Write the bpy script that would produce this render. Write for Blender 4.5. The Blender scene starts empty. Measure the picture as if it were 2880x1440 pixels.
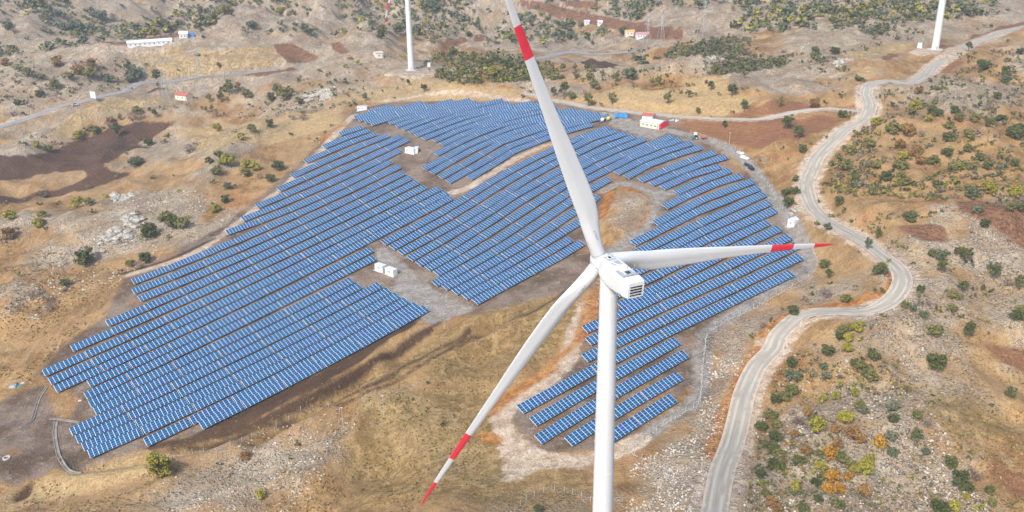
import bpy, math, random
import numpy as np
from mathutils import Vector, Matrix
random.seed(7); rng = np.random.default_rng(11)
SC = bpy.context.scene; COL = SC.collection

# ------------------------------------------------------------------ camera
F, PITCH, ROLL, CZ = 2562.55, 0.382021322, -0.015747, 200.0
cam = bpy.data.objects.new('camera', bpy.data.cameras.new('camera')); COL.objects.link(cam)
cam.data.sensor_width = 36; cam.data.lens = 36 * F / 2880
cam.data.clip_start = 1; cam.data.clip_end = 9000
_f = Vector((0, math.cos(PITCH), -math.sin(PITCH))); _u = Vector((0, math.sin(PITCH), math.cos(PITCH))); _r = Vector((1, 0, 0))
_R = _r * math.cos(ROLL) + _u * math.sin(ROLL); _U = -_r * math.sin(ROLL) + _u * math.cos(ROLL)
m = Matrix.Identity(4)
for i in range(3): m[i][0] = _R[i]; m[i][1] = _U[i]; m[i][2] = -_f[i]
m.translation = (0, 0, CZ); cam.matrix_world = m
SC.camera = cam

# ------------------------------------------------------------------ sky, sun, exposure
SUN_EL, SUN_AZ = math.radians(43), math.radians(-150)      # azimuth from +Y towards +X; behind the camera, to the left
w = bpy.data.worlds.new("World"); SC.world = w; w.use_nodes = True
nt = w.node_tree; sky = nt.nodes.new('ShaderNodeTexSky'); sky.sky_type = 'NISHITA'; sky.sun_disc = False
sky.sun_elevation = SUN_EL; sky.sun_rotation = SUN_AZ; sky.air_density = 1.0; sky.dust_density = 3.0; sky.ozone_density = 1.0
nt.links.new(sky.outputs[0], nt.nodes['Background'].inputs[0]); nt.nodes['Background'].inputs[1].default_value = 0.12
sl = bpy.data.lights.new('sun', 'SUN'); sl.energy = 2.0; sl.angle = math.radians(10); sl.color = (1, .965, .91)
so = bpy.data.objects.new('sun', sl); COL.objects.link(so)
sd = Vector((math.sin(SUN_AZ) * math.cos(SUN_EL), math.cos(SUN_AZ) * math.cos(SUN_EL), math.sin(SUN_EL)))
so.rotation_euler = sd.to_track_quat('Z', 'Y').to_euler(); so.location = (0, 0, 400)
SC.view_settings.view_transform = 'Standard'; SC.view_settings.look = 'None'
SC.view_settings.exposure = 1.13; SC.view_settings.gamma = 1
SC.render.engine = 'CYCLES'

# ------------------------------------------------------------------ small helpers
def tag(o, label=None, cat=None, group=None, kind=None):
    if label: o['label'] = label
    if cat: o['category'] = cat
    if group: o['group'] = group
    if kind: o['kind'] = kind
    return o
def empty(name, M=None, loc=None, rz=0):
    o = bpy.data.objects.new(name, None); COL.objects.link(o); o.empty_display_size = .5
    if M is not None: o.matrix_world = M
    elif loc is not None: o.location = loc; o.rotation_euler = (0, 0, rz)
    return o
class MB:
    def __init__(s): s.v = []; s.f = []; s.uv = []; s.mi = []
    def add(s, vs, fs, mi=0):
        b = len(s.v); s.v += [tuple(p) for p in vs]; s.f += [tuple(i + b for i in f) for f in fs]; s.mi += [mi] * len(fs)
    def box(s, c, d, M=None, mi=0):
        P = [Vector((c[0] + sx * d[0] / 2, c[1] + sy * d[1] / 2, c[2] + sz * d[2] / 2)) for sx in (-1, 1) for sy in (-1, 1) for sz in (-1, 1)]
        if M is not None: P = [M @ p for p in P]
        s.add(P, [(0, 1, 3, 2), (4, 6, 7, 5), (0, 4, 5, 1), (2, 3, 7, 6), (0, 2, 6, 4), (1, 5, 7, 3)], mi)
    def tube(s, pts, rads, n=8, mi=0, caps=True):
        pts = [Vector(p) for p in pts]; rings = []
        for i, p in enumerate(pts):
            t = (pts[min(i + 1, len(pts) - 1)] - pts[max(i - 1, 0)]).normalized()
            a = t.cross(Vector((0, 0, 1)));  a = a.normalized() if a.length > 1e-3 else Vector((1, 0, 0))
            b = t.cross(a); r = rads[i] if hasattr(rads, '__len__') else rads
            rings.append([p + (a * math.cos(2 * math.pi * k / n) + b * math.sin(2 * math.pi * k / n)) * r for k in range(n)])
        s.loft(rings, mi, caps)
    def loft(s, rings, mi=0, caps=True):
        n = len(rings[0]); fs = []
        for i in range(len(rings) - 1):
            for k in range(n):
                fs.append((i * n + k, i * n + (k + 1) % n, (i + 1) * n + (k + 1) % n, (i + 1) * n + k))
        if caps: fs.append(tuple(range(n))[::-1]); fs.append(tuple((len(rings) - 1) * n + k for k in range(n)))
        s.add([p for r in rings for p in r], fs, mi)
    def mesh(s, name, mats, smooth=False):
        me = bpy.data.meshes.new(name); me.from_pydata(s.v, [], s.f)
        for m_ in (mats if isinstance(mats, (list, tuple)) else [mats]): me.materials.append(m_)
        if any(s.mi): me.polygons.foreach_set('material_index', s.mi)
        me.update()
        import bmesh
        bm = bmesh.new(); bm.from_mesh(me); bmesh.ops.recalc_face_normals(bm, faces=bm.faces); bm.to_mesh(me); bm.free()
        if smooth:
            me.polygons.foreach_set('use_smooth', [True] * len(me.polygons))
            me.set_sharp_from_angle(angle=math.radians(40))
        return me
    def build(s, name, mats, parent=None, smooth=False):
        return link(name, s.mesh(name, mats, smooth), parent)
def link(name, me, parent=None):
    o = bpy.data.objects.new(name, me); COL.objects.link(o)
    if parent is not None: o.parent = parent
    return o
def npmesh(name, V, Fq, mat, uv=None, tint=None, smooth=False):
    """quads/tris as numpy arrays -> mesh"""
    V = np.asarray(V, np.float32); Fq = np.asarray(Fq, np.int32); k = Fq.shape[1]; n = len(Fq)
    me = bpy.data.meshes.new(name); me.vertices.add(len(V)); me.vertices.foreach_set('co', V.ravel())
    me.loops.add(n * k); me.loops.foreach_set('vertex_index', Fq.ravel())
    me.polygons.add(n); me.polygons.foreach_set('loop_start', np.arange(0, n * k, k, dtype=np.int32))
    me.polygons.foreach_set('use_smooth', np.full(n, bool(smooth)))
    me.update(calc_edges=True)
    if uv is not None:
        l = me.uv_layers.new(name='UVMap'); l.data.foreach_set('uv', np.asarray(uv, np.float32).ravel())
    if tint is not None:
        a = me.attributes.new('tint', 'FLOAT_COLOR', 'POINT'); a.data.foreach_set('color', np.asarray(tint, np.float32).ravel())
    me.materials.append(mat); me.validate(); return me

# ------------------------------------------------------------------ node helper
class NT:
    def __init__(s, name):
        s.m = bpy.data.materials.new(name); s.m.use_nodes = True; s.t = s.m.node_tree; s.b = s.t.nodes['Principled BSDF']
    def n(s, typ, ins=None, **kw):
        nd = s.t.nodes.new(typ)
        for k, v in kw.items(): setattr(nd, k, v)
        for k, v in (ins or {}).items(): s.set(nd.inputs[k], v)
        return nd
    def set(s, sock, v):
        if isinstance(v, bpy.types.NodeSocket): s.t.links.new(v, sock)
        elif isinstance(v, bpy.types.Node): s.t.links.new(v.outputs[0], sock)
        else: sock.default_value = v
    def math(s, op, a, b=0.0, c=0.0, clamp=False): return s.n('ShaderNodeMath', {0: a, 1: b, 2: c}, operation=op, use_clamp=clamp).outputs[0]
    def mix(s, fac, a, b, mode='MIX'):
        nd = s.n('ShaderNodeMix', data_type='RGBA', blend_type=mode)
        s.set(nd.inputs[0], fac); s.set(nd.inputs[6], a); s.set(nd.inputs[7], b); return nd.outputs[2]
    def noise(s, vec, scale, detail=4, rough=.55, out=0, W=0.0, **kw):
        if W: vec = s.n('ShaderNodeVectorMath', {0: vec, 1: (W * 311, W * 173, 0)}, operation='ADD').outputs[0]
        return s.n('ShaderNodeTexNoise', {'Vector': vec, 'Scale': scale, 'Detail': detail, 'Roughness': rough, **kw}).outputs[out]
    def ramp(s, v, a, b, lo=0.0, hi=1.0): return s.n('ShaderNodeMapRange', {0: v, 1: a, 2: b, 3: lo, 4: hi}, interpolation_type='SMOOTHSTEP').outputs[0]
    def attr(s, name, out=2): return s.n('ShaderNodeAttribute', attribute_name=name).outputs[out]
    def setb(s, **kw):
        for k, v in kw.items(): s.set(s.b.inputs[k.replace('_', ' ')], v)
        return s
def C3(r, g, b): return (r, g, b, 1)
def simple(name, col, rough=.6, var=.12, scale=.8, metal=0.0, spec=None):
    T = NT(name); g = T.n('ShaderNodeTexCoord').outputs['Object']
    f = T.noise(g, scale, 5); c = T.mix(T.ramp(f, .3, .7), C3(*[x * (1 - var) for x in col]), C3(*[min(1, x * (1 + var * .6)) for x in col]))
    T.setb(Base_Color=c, Roughness=rough, Metallic=metal)
    if spec is not None: T.b.inputs['Specular IOR Level'].default_value = spec
    return T.m

# ------------------------------------------------------------------ picture <-> place
def rays(P):
    P = np.atleast_2d(np.asarray(P, float)); x = (P[:, 0] - 1440) / F; y = -(P[:, 1] - 720) / F
    c, s = math.cos(ROLL), math.sin(ROLL); x, y = c * x - s * y, s * x + c * y
    cp, sp = math.cos(PITCH), math.sin(PITCH)
    return np.stack([x, cp + y * sp, -sp + y * cp], 1)
def proj(Q):
    Q = np.atleast_2d(np.asarray(Q, float)) - [0, 0, CZ]; cp, sp = math.cos(PITCH), math.sin(PITCH)
    z = Q[:, 1] * cp - Q[:, 2] * sp; y = (Q[:, 1] * sp + Q[:, 2] * cp) / z; x = Q[:, 0] / z
    c, s = math.cos(ROLL), math.sin(ROLL); x, y = c * x + s * y, -s * x + c * y
    return np.stack([1440 + F * x, 720 - F * y], 1), z
PL = (0.4, 0.1098, 0.12584)                      # plane through the tops of the solar tables
def on_plane(P, off=0.0):
    r = rays(P); a0, a, b = PL; t = (a0 + off - CZ) / (r[:, 2] - a * r[:, 0] - b * r[:, 1]); q = r * t[:, None]; q[:, 2] += CZ; return q
D2O = 2880 / 2576.0                               # reading unit of most of the lists below
CROP = dict(A=(100, 980, 4.025), B=(100, 700, 4.025), C=(640, 700, 4.025), D=(560, 420, 4.025), E=(960, 260, 4.025), F=(1040, 540, 4.025),
            G=(1500, 260, 4.025), H=(1700, 500, 4.025), I=(1600, 780, 4.025), J=(1400, 980, 4.025), P=(800, 310, 8.05), Q=(980, 270, 8.05),
            S=(1280, 260, 8.05), T=(1520, 270, 8.05),
            a=(0, 0, 2.6833), b=(960, 0, 2.6833), c=(1920, 0, 2.6833), d=(0, 480, 2.6833), e=(960, 480, 2.6833), f=(1920, 480, 2.6833),
            g=(0, 960, 2.6833), h=(960, 960, 2.6833), i=(1920, 960, 2.6833), o=(0, 0, 1.0), z=(0, 0, 1 / D2O))
def K(c, *pts):
    a = CROP[c]; return [(a[0] + x / a[2], a[1] + y / a[2]) for x, y in pts]
#HERE_TERRAIN
# ------------------------------------------------------------------ rows of solar tables: top edges, left to right
ROWS = {'left': [], 'middle': [], 'back': [], 'right': []}
def q_o(P): return K('o', *P)
_TL = [K('A', (1835, 832)), K('A', (1210, 1022)), K('A', (575, 1150)), K('A', (508, 1075)), K('A', (438, 990)), K('A', (372, 903)), K('A', (640, 672)),
       K('A', (582, 590)), K('A', (535, 503)), K('A', (572, 365)), K('A', (195, 425)), K('A', (133, 340)), K('A', (65, 245)), K('B', (385, 1097)),
       K('B', (783, 817)), K('B', (1148, 540)), K('B', (1080, 455)), K('B', (1078, 345)), K('D', (290, 917)), K('D', (465, 770)), K('D', (625, 625)),
       K('D', (870, 435)), K('D', (1020, 287)), K('P', (420, 1128)), K('P', (840, 795)), K('P', (1215, 500))]
_TR = [K('C', (2220, 632)), K('C', (2115, 595)), K('C', (2000, 545)), K('C', (1898, 487)), K('C', (1800, 433)), K('C', (1700, 373)), K('C', (1470, 380)),
       K('C', (1385, 318)), K('C', (1635, 65)), K('D', (1925, 1100)), K('E', (1218, 1160)), K('E', (1165, 1105)), K('E', (1085, 1057)), K('E', (920, 1042)),
       K('E', (838, 988)), K('E', (762, 935)), K('E', (680, 885)), K('E', (630, 812)), K('E', (531, 759)), K('E', (640, 632)), K('Q', (1310, 930)),
       K('Q', (1150, 870)), K('P', (2310, 520)), K('P', (2040, 480)), K('P', (1890, 408)), K('P', (1735, 345))]
_BOW = [6, 8, 13, 12, 10, 8, 6, 5, 4, 7, 11, 11, 11, 11, 9, 10, 11, 11, 12, 7, 4, -1, -3.5, -3.4, -2.6, -1.5]
for a, b, w_ in zip(_TL, _TR, _BOW):
    a, b = a[0], b[0]; P = [(a[0] + (b[0] - a[0]) * t, a[1] + (b[1] - a[1]) * t + w_ * 4 * t * (1 - t)) for t in np.linspace(0, 1, 9)]
    ROWS['left'].append(P)
RM = ROWS['middle']
RM.append(K('F', (1145, 1212), (1475, 1035), (1785, 870), (2095, 705), (2370, 540)))
RM.append(K('F', (1030, 1158), (1355, 990), (1655, 830), (1960, 660), (2240, 500)))
RM.append(K('F', (918, 1107), (1245, 940), (1550, 770), (1845, 605), (2125, 435), (2330, 310), (2420, 262)))
RM.append(K('F', (805, 1055), (1130, 890), (1440, 720), (1740, 550), (2015, 370), (2290, 190)) + K('G', (690, 1148)))
RM.append(K('F', (692, 1012), (1020, 840), (1330, 670), (1625, 495), (1905, 310), (2165, 130)) + K('G', (590, 1080), (830, 950)))
RM.append(K('F', (710, 895), (1020, 725), (1335, 555), (1615, 375), (1885, 195), (2145, 30)) + K('G', (540, 980), (785, 860), (1020, 740), (1240, 640), (1470, 570), (1660, 505)))
RM.append(K('F', (612, 840), (925, 670), (1225, 490), (1505, 315), (1780, 140), (2035, -15)) + K('G', (505, 905), (680, 815), (910, 710), (1130, 625), (1365, 540), (1560, 468)))
RM.append(K('F', (510, 790), (820, 625), (1110, 445), (1395, 265), (1665, 85)) + K('G', (475, 830), (800, 670), (1040, 575), (1240, 498)))
RM.append(K('F', (412, 730), (725, 555), (1015, 385), (1300, 215), (1575, 30)) + K('G', (450, 765), (700, 640), (920, 545), (1130, 468)))
RM.append(K('F', (308, 665), (610, 505), (915, 345), (1200, 175), (1470, 10)) + K('E', (2050, 965), (2310, 820)) + K('G', (415, 690), (590, 600), (800, 510), (1030, 435)))
RM.append(K('F', (212, 607), (520, 440), (815, 285), (1100, 120)) + K('E', (1680, 1080), (1940, 925), (2210, 785)) + K('G', (385, 620), (610, 505), (930, 405)))
RM.append(K('F', (115, 552), (420, 395), (720, 235), (1000, 75)) + K('E', (1590, 1030), (1850, 880), (2100, 745)) + K('G', (196, 620), (365, 545), (600, 450), (830, 376)))
RM.append(K('G', (1015, 935), (1225, 815), (1450, 725), (1690, 650), (1885, 590)))
RM.append(K('G', (905, 890), (1130, 775), (1365, 675), (1575, 605), (1775, 543)))
RB = ROWS['back']
RB.append(K('E', (1410, 950), (1670, 800)) + K('S', (1250, 1288), (1640, 1138), (2060, 973)) + K('T', (460, 778), (800, 685), (1150, 588)))
RB.append(K('E', (1172, 990), (1440, 840), (1690, 700)) + K('S', (1200, 1157), (1640, 1007), (2020, 857)) + K('T', (420, 667), (760, 575), (1155, 485), (1545, 400)))
RB.append(K('E', (1085, 940), (1350, 795), (1590, 655)) + K('S', (1000, 1075), (1450, 925), (1980, 752)) + K('T', (400, 580), (860, 470), (1330, 360)))
RB.append(K('E', (988, 890), (1250, 738)) + K('S', (280, 1285), (640, 1115), (1000, 965), (1350, 837), (1750, 717)) + K('T', (600, 455), (1160, 335)))
RB.append(K('E', (905, 845), (1160, 710)) + K('S', (0, 1255), (380, 1095), (830, 897), (1150, 777), (1620, 642)) + K('T', (500, 405), (980, 290)))
RB.append(K('E', (1035, 682)) + K('S', (-120, 1165), (170, 1017), (640, 827), (950, 717), (1310, 617)) + K('T', (250, 370), (760, 255)))
RB.append(K('E', (1105, 568)) + K('S', (0, 970), (430, 787), (1000, 597), (1400, 497)) + K('T', (385, 240)))
RB.append(K('E', (1020, 530)) + K('S', (0, 825), (450, 672), (800, 557), (1220, 447), (2130, 250)))
RB.append(K('S', (-775, 1005), (0, 705), (300, 607), (850, 447), (1350, 335), (1900, 215)))
RB.append(K('S', (-945, 935), (0, 582), (350, 482), (830, 357), (1300, 265), (1760, 180)))
RB.append(K('S', (-1085, 865), (0, 472), (350, 387), (700, 307), (1210, 195)))
RB.append(K('S', (-1235, 795), (-600, 560), (0, 378), (560, 240), (1070, 130)))
RB.append(K('S', (-1380, 725), (-650, 470), (0, 290), (460, 178)))
RB.append(K('S', (-1530, 660), (-700, 395), (0, 198), (330, 120)))
RB.append(K('Q', (475, 600), (1100, 405), (1850, 190), (2350, 55)))
RB.append(K('Q', (345, 555), (1100, 330), (1760, 150)))
RB.append(K('Q', (200, 510), (1120, 262), (1640, 105)))
RB.append(K('Q', (105, 450), (440, 366), (900, 245), (1050, 208)))
RB.append(K('Q', (440, 315), (890, 190)))
RR = ROWS['right']
RR.append(K('J', (1085, 1040), (1540, 760), (1945, 510)))
RR.append(K('J', (745, 1012), (1350, 640), (2025, 258)))
RR.append(K('J', (405, 988), (885, 680), (1725, 215), (2090, 12)))
RR.append(K('J', (350, 790), (820, 505), (1665, 60)) + K('I', (1190, 673)))
RR.append(K('J', (205, 650), (675, 390), (1135, 150)) + K('I', (680, 770), (1375, 430), (1965, 155), (2487, -90)))
RR.append(K('I', (135, 877), (570, 665), (1225, 355), (1822, 83)) + K('H', (1980, 945), (2180, 850)))
RR.append(K('I', (177, 690), (570, 517), (905, 350), (1532, 73)) + K('H', (1680, 945), (2150, 728)))
RR.append(K('I', (137, 555), (350, 460), (570, 368), (1160, 97)) + K('H', (1060, 1097), (1830, 740), (2060, 630)))
RR.append(K('I', (530, 285)) + K('H', (985, 1000), (1490, 740), (1950, 535)))
RR.append(K('I', (325, 240)) + K('H', (417, 1130), (1150, 775), (1600, 565), (1820, 468)))
RR.append(K('H', (310, 1038), (955, 740), (1460, 512), (1690, 425), (1905, 330)))
RR.append(K('H', (255, 975), (925, 645), (1410, 425), (1840, 245)))
RR.append(K('H', (235, 860), (900, 560), (1340, 322), (1780, 150)))
RR.append(K('H', (280, 715), (550, 585), (810, 455), (1050, 335), (1280, 230), (1500, 145), (1720, 80)))
RR.append(K('H', (535, 490), (790, 355), (1240, 145), (1450, 70)) + K('G', (2250, 1035), (2460, 970)))
RR.append(K('G', (1448, 1270), (1690, 1150), (1910, 1050), (2120, 975), (2330, 912)))
RR.append(K('G', (1578, 1110), (1800, 1000), (2010, 920), (2200, 850)))
RR.append(K('G', (1425, 1055), (1640, 950), (1870, 865), (2100, 808)))
RR.append(K('G', (1300, 1012), (1540, 910), (1750, 825), (1980, 750), (2170, 697)))
RR.append(K('G', (1178, 970), (1420, 870), (1630, 785), (1850, 710), (2035, 648)))

# ------------------------------------------------------------------ terrain height
def tps_fit(XY, Z, lam=.02):
    n = len(XY); d = np.linalg.norm(XY[:, None] - XY[None], axis=2) + 1e-9; Kk = d * d * np.log(d) + np.eye(n) * lam * n * 10
    Pm = np.hstack([np.ones((n, 1)), XY]); A = np.block([[Kk, Pm], [Pm.T, np.zeros((3, 3))]])
    return np.linalg.solve(A, np.concatenate([Z, [0, 0, 0]]))
def at_z(X, Y, z):
    r = rays([(X * D2O, Y * D2O)])[0]; return r[:2] * ((z - CZ) / r[2])
XY = []; ZZ = []
fieldpix = [p for b in ROWS.values() for r in b for p in (r[0], r[len(r) // 2], r[-1])]
fp = on_plane(np.array(fieldpix)); sel = []
for p in fp:
    if all((p[0] - q[0]) ** 2 + (p[1] - q[1]) ** 2 > 32 ** 2 for q in sel): sel.append(p)
for p in sel: XY.append(p[:2]); ZZ.append(p[2] - 2.2)
for X, Y in [(1250, 1250), (900, 1280), (700, 1150), (1100, 1000), (1250, 870), (1560, 560), (1600, 500), (1500, 1288), (480, 1220)]:
    q = on_plane(np.array([(X * D2O, Y * D2O)]), -2.2)[0]; XY.append(q[:2]); ZZ.append(q[2])
for X, Y, z in [(0, 1288, 4), (0, 1150, 7), (0, 1000, 10), (0, 850, 14), (0, 720, 20), (150, 760, 22), (200, 620, 30), (0, 580, 30), (330, 520, 42), (450, 470, 38), (130, 470, 25), (0, 450, 21),
                (620, 420, 46), (300, 380, 26), (430, 330, 28), (650, 330, 44), (120, 380, 20), (0, 340, 16), (200, 280, 16), (300, 250, 17), (420, 205, 20), (640, 178, 24), (760, 270, 46), (860, 300, 56),
                (780, 220, 52), (700, 260, 40), (1035, 175, 65), (920, 165, 56), (1150, 185, 60), (900, 235, 60), (1250, 235, 70), (1400, 205, 60), (1035, 140, 28), (1200, 145, 30), (1330, 150, 36), (1420, 138, 40), (1560, 118, 44), (1500, 165, 50),
                (1700, 165, 66), (1650, 220, 72), (1800, 215, 84), (1850, 255, 84), (2050, 180, 96), (1900, 290, 80), (1720, 300, 76), (2110, 270, 87), (2050, 335, 82), (2180, 240, 91), (2175, 350, 86), (2050, 430, 78),
                (2354, 123, 84), (2250, 160, 88), (2200, 120, 84), (2420, 100, 88), (2576, 70, 90), (2576, 180, 92), (2576, 320, 88), (2576, 450, 80), (2350, 350, 90), (2300, 500, 82), (2060, 540, 73), (2200, 620, 70), (2576, 600, 68), (2400, 640, 66),
                (2280, 710, 62), (2576, 800, 54), (2576, 1000, 42), (2576, 1280, 30), (2300, 900, 50), (2300, 1100, 38), (2200, 1288, 30), (1980, 820, 54), (1880, 950, 44), (1820, 1150, 34), (1800, 1288, 28), (1700, 1200, 30), (2100, 900, 46),
                (0, 240, 50), (150, 200, 55), (260, 170, 50), (0, 100, 95), (200, 60, 95), (0, 20, 120), (380, 112, 40), (460, 95, 44), (560, 150, 26), (750, 140, 28), (900, 130, 36), (540, 60, 80), (700, 80, 74), (850, 40, 104), (1000, 60, 96), (640, 5, 110),
                (1100, 40, 110), (1250, 85, 70), (1200, 5, 135), (1400, 85, 66), (1530, 85, 46), (1620, 92, 45), (1400, 20, 72), (1560, 30, 58), (1700, 40, 78), (1850, 20, 105), (1700, 95, 60), (1830, 130, 82), (1950, 70, 100), (2080, 50, 108), (2180, 30, 112), (2400, 35, 104), (2576, 30, 100)]:
    XY.append(at_z(X, Y, z)); ZZ.append(z)
for x, y, z in [(16, 128, 54), (60, 90, 50), (-60, 100, 48), (-200, 100, 20), (250, 100, 34), (450, 300, 50), (-350, 250, 10), (-1500, 1900, 190), (-600, 2000, 150), (0, 2100, 180), (700, 1900, 110), (1500, 1900, 160), (-1500, 900, 90), (1500, 900, 100),
                (0, 3500, 250), (-2000, 3500, 260), (2000, 3500, 240), (650, 1250, 70), (430, 1150, 66), (900, 1100, 80)]:
    XY.append((x, y)); ZZ.append(z)
XY = np.array(XY, float); ZZ = np.array(ZZ, float); TPS = tps_fit(XY / 100, ZZ, .002)
def _tps(x, y):
    sh = x.shape; x = x.ravel() / 100; y = y.ravel() / 100; out = TPS[-3] + TPS[-2] * x + TPS[-1] * y
    for (a, b), w_ in zip(XY / 100, TPS[:-3]):
        d2 = (x - a) ** 2 + (y - b) ** 2 + 1e-12; out = out + w_ * .5 * d2 * np.log(d2)
    return out.reshape(sh)
_perm = rng.random((256, 256))
def vnoise(x, y):
    xi = np.floor(x).astype(int); yi = np.floor(y).astype(int); fx = x - xi; fy = y - yi; fx = fx * fx * (3 - 2 * fx); fy = fy * fy * (3 - 2 * fy)
    g = lambda i, j: _perm[i & 255, j & 255]
    return (g(xi, yi) * (1 - fx) + g(xi + 1, yi) * fx) * (1 - fy) + (g(xi, yi + 1) * (1 - fx) + g(xi + 1, yi + 1) * fx) * fy - .5
def fbm(x, y, s, o=4, ridged=False):
    t = 0; a = 1
    for k in range(o):
        n = vnoise(x / s + 17.3 * k, y / s - 9.1 * k); t = t + a * (.5 - 2 * np.abs(n) if ridged else n); s /= 2.1; a *= .5
    return t
def sd_poly(x, y, P):
    """signed distance, positive inside"""
    P = np.asarray(P); d = np.full(x.shape, 1e9); ins = np.zeros(x.shape, bool); n = len(P)
    for i in range(n):
        a = P[i]; b = P[(i + 1) % n]; e = b - a; L = e @ e + 1e-9; t = np.clip(((x - a[0]) * e[0] + (y - a[1]) * e[1]) / L, 0, 1)
        d = np.minimum(d, (x - a[0] - t * e[0]) ** 2 + (y - a[1] - t * e[1]) ** 2)
        c = (a[1] > y) != (b[1] > y); ins ^= c & (x < (b[0] - a[0]) * (y - a[1]) / (b[1] - a[1] + 1e-12) + a[0])
    d = np.sqrt(d); return np.where(ins, d, -d)
def d_line(x, y, P):
    P = np.asarray(P, float); best = np.full(x.shape, 1e9); par = np.zeros(x.shape)
    for i in range(len(P) - 1):
        a = P[i, :2]; e = P[i + 1, :2] - a; L = e @ e + 1e-9; t = np.clip(((x - a[0]) * e[0] + (y - a[1]) * e[1]) / L, 0, 1)
        d = (x - a[0] - t * e[0]) ** 2 + (y - a[1] - t * e[1]) ** 2; mk = d < best; best = np.where(mk, d, best); par = np.where(mk, i + t, par)
    return np.sqrt(best), par
FIELD_PIX = K('z', (1240, 255), (1450, 262), (1530, 285), (1620, 300), (1720, 325), (1800, 375), (1850, 420), (1900, 450), (1960, 520), (2000, 590), (2040, 640), (2025, 690), (1850, 800), (1760, 850), (1750, 960), (1640, 1060), (1550, 1130), (1330, 1140), (1280, 1040),
              (1440, 900), (1490, 720), (1200, 790), (1050, 810), (500, 1090), (220, 1170), (160, 1080), (205, 1000), (90, 940), (170, 860), (260, 800), (320, 690), (560, 570), (730, 430), (860, 310), (890, 275), (1000, 255))
FIELD = on_plane(np.array(FIELD_PIX), -2.2)[:, :2]
xs = np.concatenate([np.arange(-300, 300, 1.8)]); st = 1.8
L_ = []; v = 300.0
while v < 2300: L_.append(v); st *= 1.03; v += st
xs = np.concatenate([-300 - (np.array(L_)[1:][::-1] - 300), xs, L_])
ys = []; v = 60.0
while v < 3600: ys.append(v); v += (4 if v < 140 else 1.35 + max(0, v - 300) * .0042 + max(0, v - 1300) * .02)
ys = np.array(ys)
GX, GY = np.meshgrid(xs, ys)
def base_height():
    z = _tps(GX, GY)
    inside = sd_poly(GX, GY, FIELD); wgt = np.clip((-inside - 4) / 45, 0, 1); far = np.clip((GY - 640) / 500, 0, 1)
    zp = PL[0] + PL[1] * GX + PL[2] * GY - 2.25; wf = np.clip((inside + 38) / 38, 0, 1); wf = wf * wf * (3 - 2 * wf); z = z * (1 - wf) + zp * wf
    global RIDGE
    rf = fbm(GX, GY, 250, 5, True); rn = fbm(GX + 500, GY, 110, 4, True); RIDGE = np.where(GY > 700, rf, rn * .8) * np.clip(wgt * 1.2, 0, 1)
    z += wgt * (fbm(GX, GY, 42, 4) * 8 + rn * 13) + far * (rf * 82 + fbm(GX, GY, 75, 4, True) * 19)
    z += fbm(GX, GY, 9, 3) * .5 * np.clip(wgt * 2, .12, 1)
    return z
GZ = base_height()
def ground(x, y):
    x = np.atleast_1d(np.asarray(x, float)); y = np.atleast_1d(np.asarray(y, float))
    i = np.clip(np.searchsorted(xs, x) - 1, 0, len(xs) - 2); j = np.clip(np.searchsorted(ys, y) - 1, 0, len(ys) - 2)
    fx = np.clip((x - xs[i]) / (xs[i + 1] - xs[i]), 0, 1); fy = np.clip((y - ys[j]) / (ys[j + 1] - ys[j]), 0, 1)
    return (GZ[j, i] * (1 - fx) + GZ[j, i + 1] * fx) * (1 - fy) + (GZ[j + 1, i] * (1 - fx) + GZ[j + 1, i + 1] * fx) * fy
def drop(P):
    """first ground point seen at each picture position (orig px)"""
    r = rays(P); r /= np.linalg.norm(r, axis=1)[:, None]; n = len(r); t = np.full(n, 90.0); lo = t.copy(); hit = np.zeros(n, bool)
    for _ in range(900):
        q = r * t[:, None]; below = (q[:, 2] + CZ) < ground(q[:, 0], q[:, 1]); hit |= below
        if hit.all(): break
        lo = np.where(hit, lo, t); t = np.where(hit, t, t * 1.0045)
    hi = t.copy()
    for _ in range(14):
        md = (lo + hi) / 2; q = r * md[:, None]; b = (q[:, 2] + CZ) < ground(q[:, 0], q[:, 1]); hi = np.where(b, md, hi); lo = np.where(b, lo, md)
    q = r * hi[:, None]; q[:, 2] = ground(q[:, 0], q[:, 1]); return q
def smooth_line(P, step=3.0):
    P = np.asarray(P, float); out = []
    Q = np.vstack([2 * P[0] - P[1], P, 2 * P[-1] - P[-2]])
    for i in range(1, len(Q) - 2):
        p0, p1, p2, p3 = Q[i - 1:i + 3]; n = max(2, int(np.linalg.norm(p2 - p1) / step))
        for t in np.arange(n) / n: out.append(.5 * (2 * p1 + (p2 - p0) * t + (2 * p0 - 5 * p1 + 4 * p2 - p3) * t * t + (3 * p1 - p0 - 3 * p2 + p3) * t ** 3))
    out.append(P[-1]); return np.array(out)
# roads: winding road, side road, highway: centre lines in the picture
ROADS = {}
def road_line(name, pix, width, sm=9):
    global GZ
    q = drop(np.array(pix)); l = smooth_line(q[:, :2]); z = ground(l[:, 0], l[:, 1])
    k = np.ones(2 * sm + 1) / (2 * sm + 1); z = np.convolve(np.pad(z, sm, mode='edge'), k, mode='valid')
    l3 = np.column_stack([l, z]); ROADS[name] = (l3, width)
    xa, xb = l[:, 0].min() - 40, l[:, 0].max() + 40; ya, yb = l[:, 1].min() - 40, l[:, 1].max() + 40
    ii = np.where((xs > xa) & (xs < xb))[0]; jj = np.where((ys > ya) & (ys < yb))[0]; sl_ = np.ix_(jj, ii)
    d, par = d_line(GX[sl_], GY[sl_], l[::2]); rz = np.interp(par * 2, np.arange(len(z)), z)
    wd = np.clip(1 - (d - width / 2 - 1.2) / 9, 0, 1); wd = wd * wd * (3 - 2 * wd)
    GZ[sl_] = GZ[sl_] * (1 - wd) + (rz - .12) * wd
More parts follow.
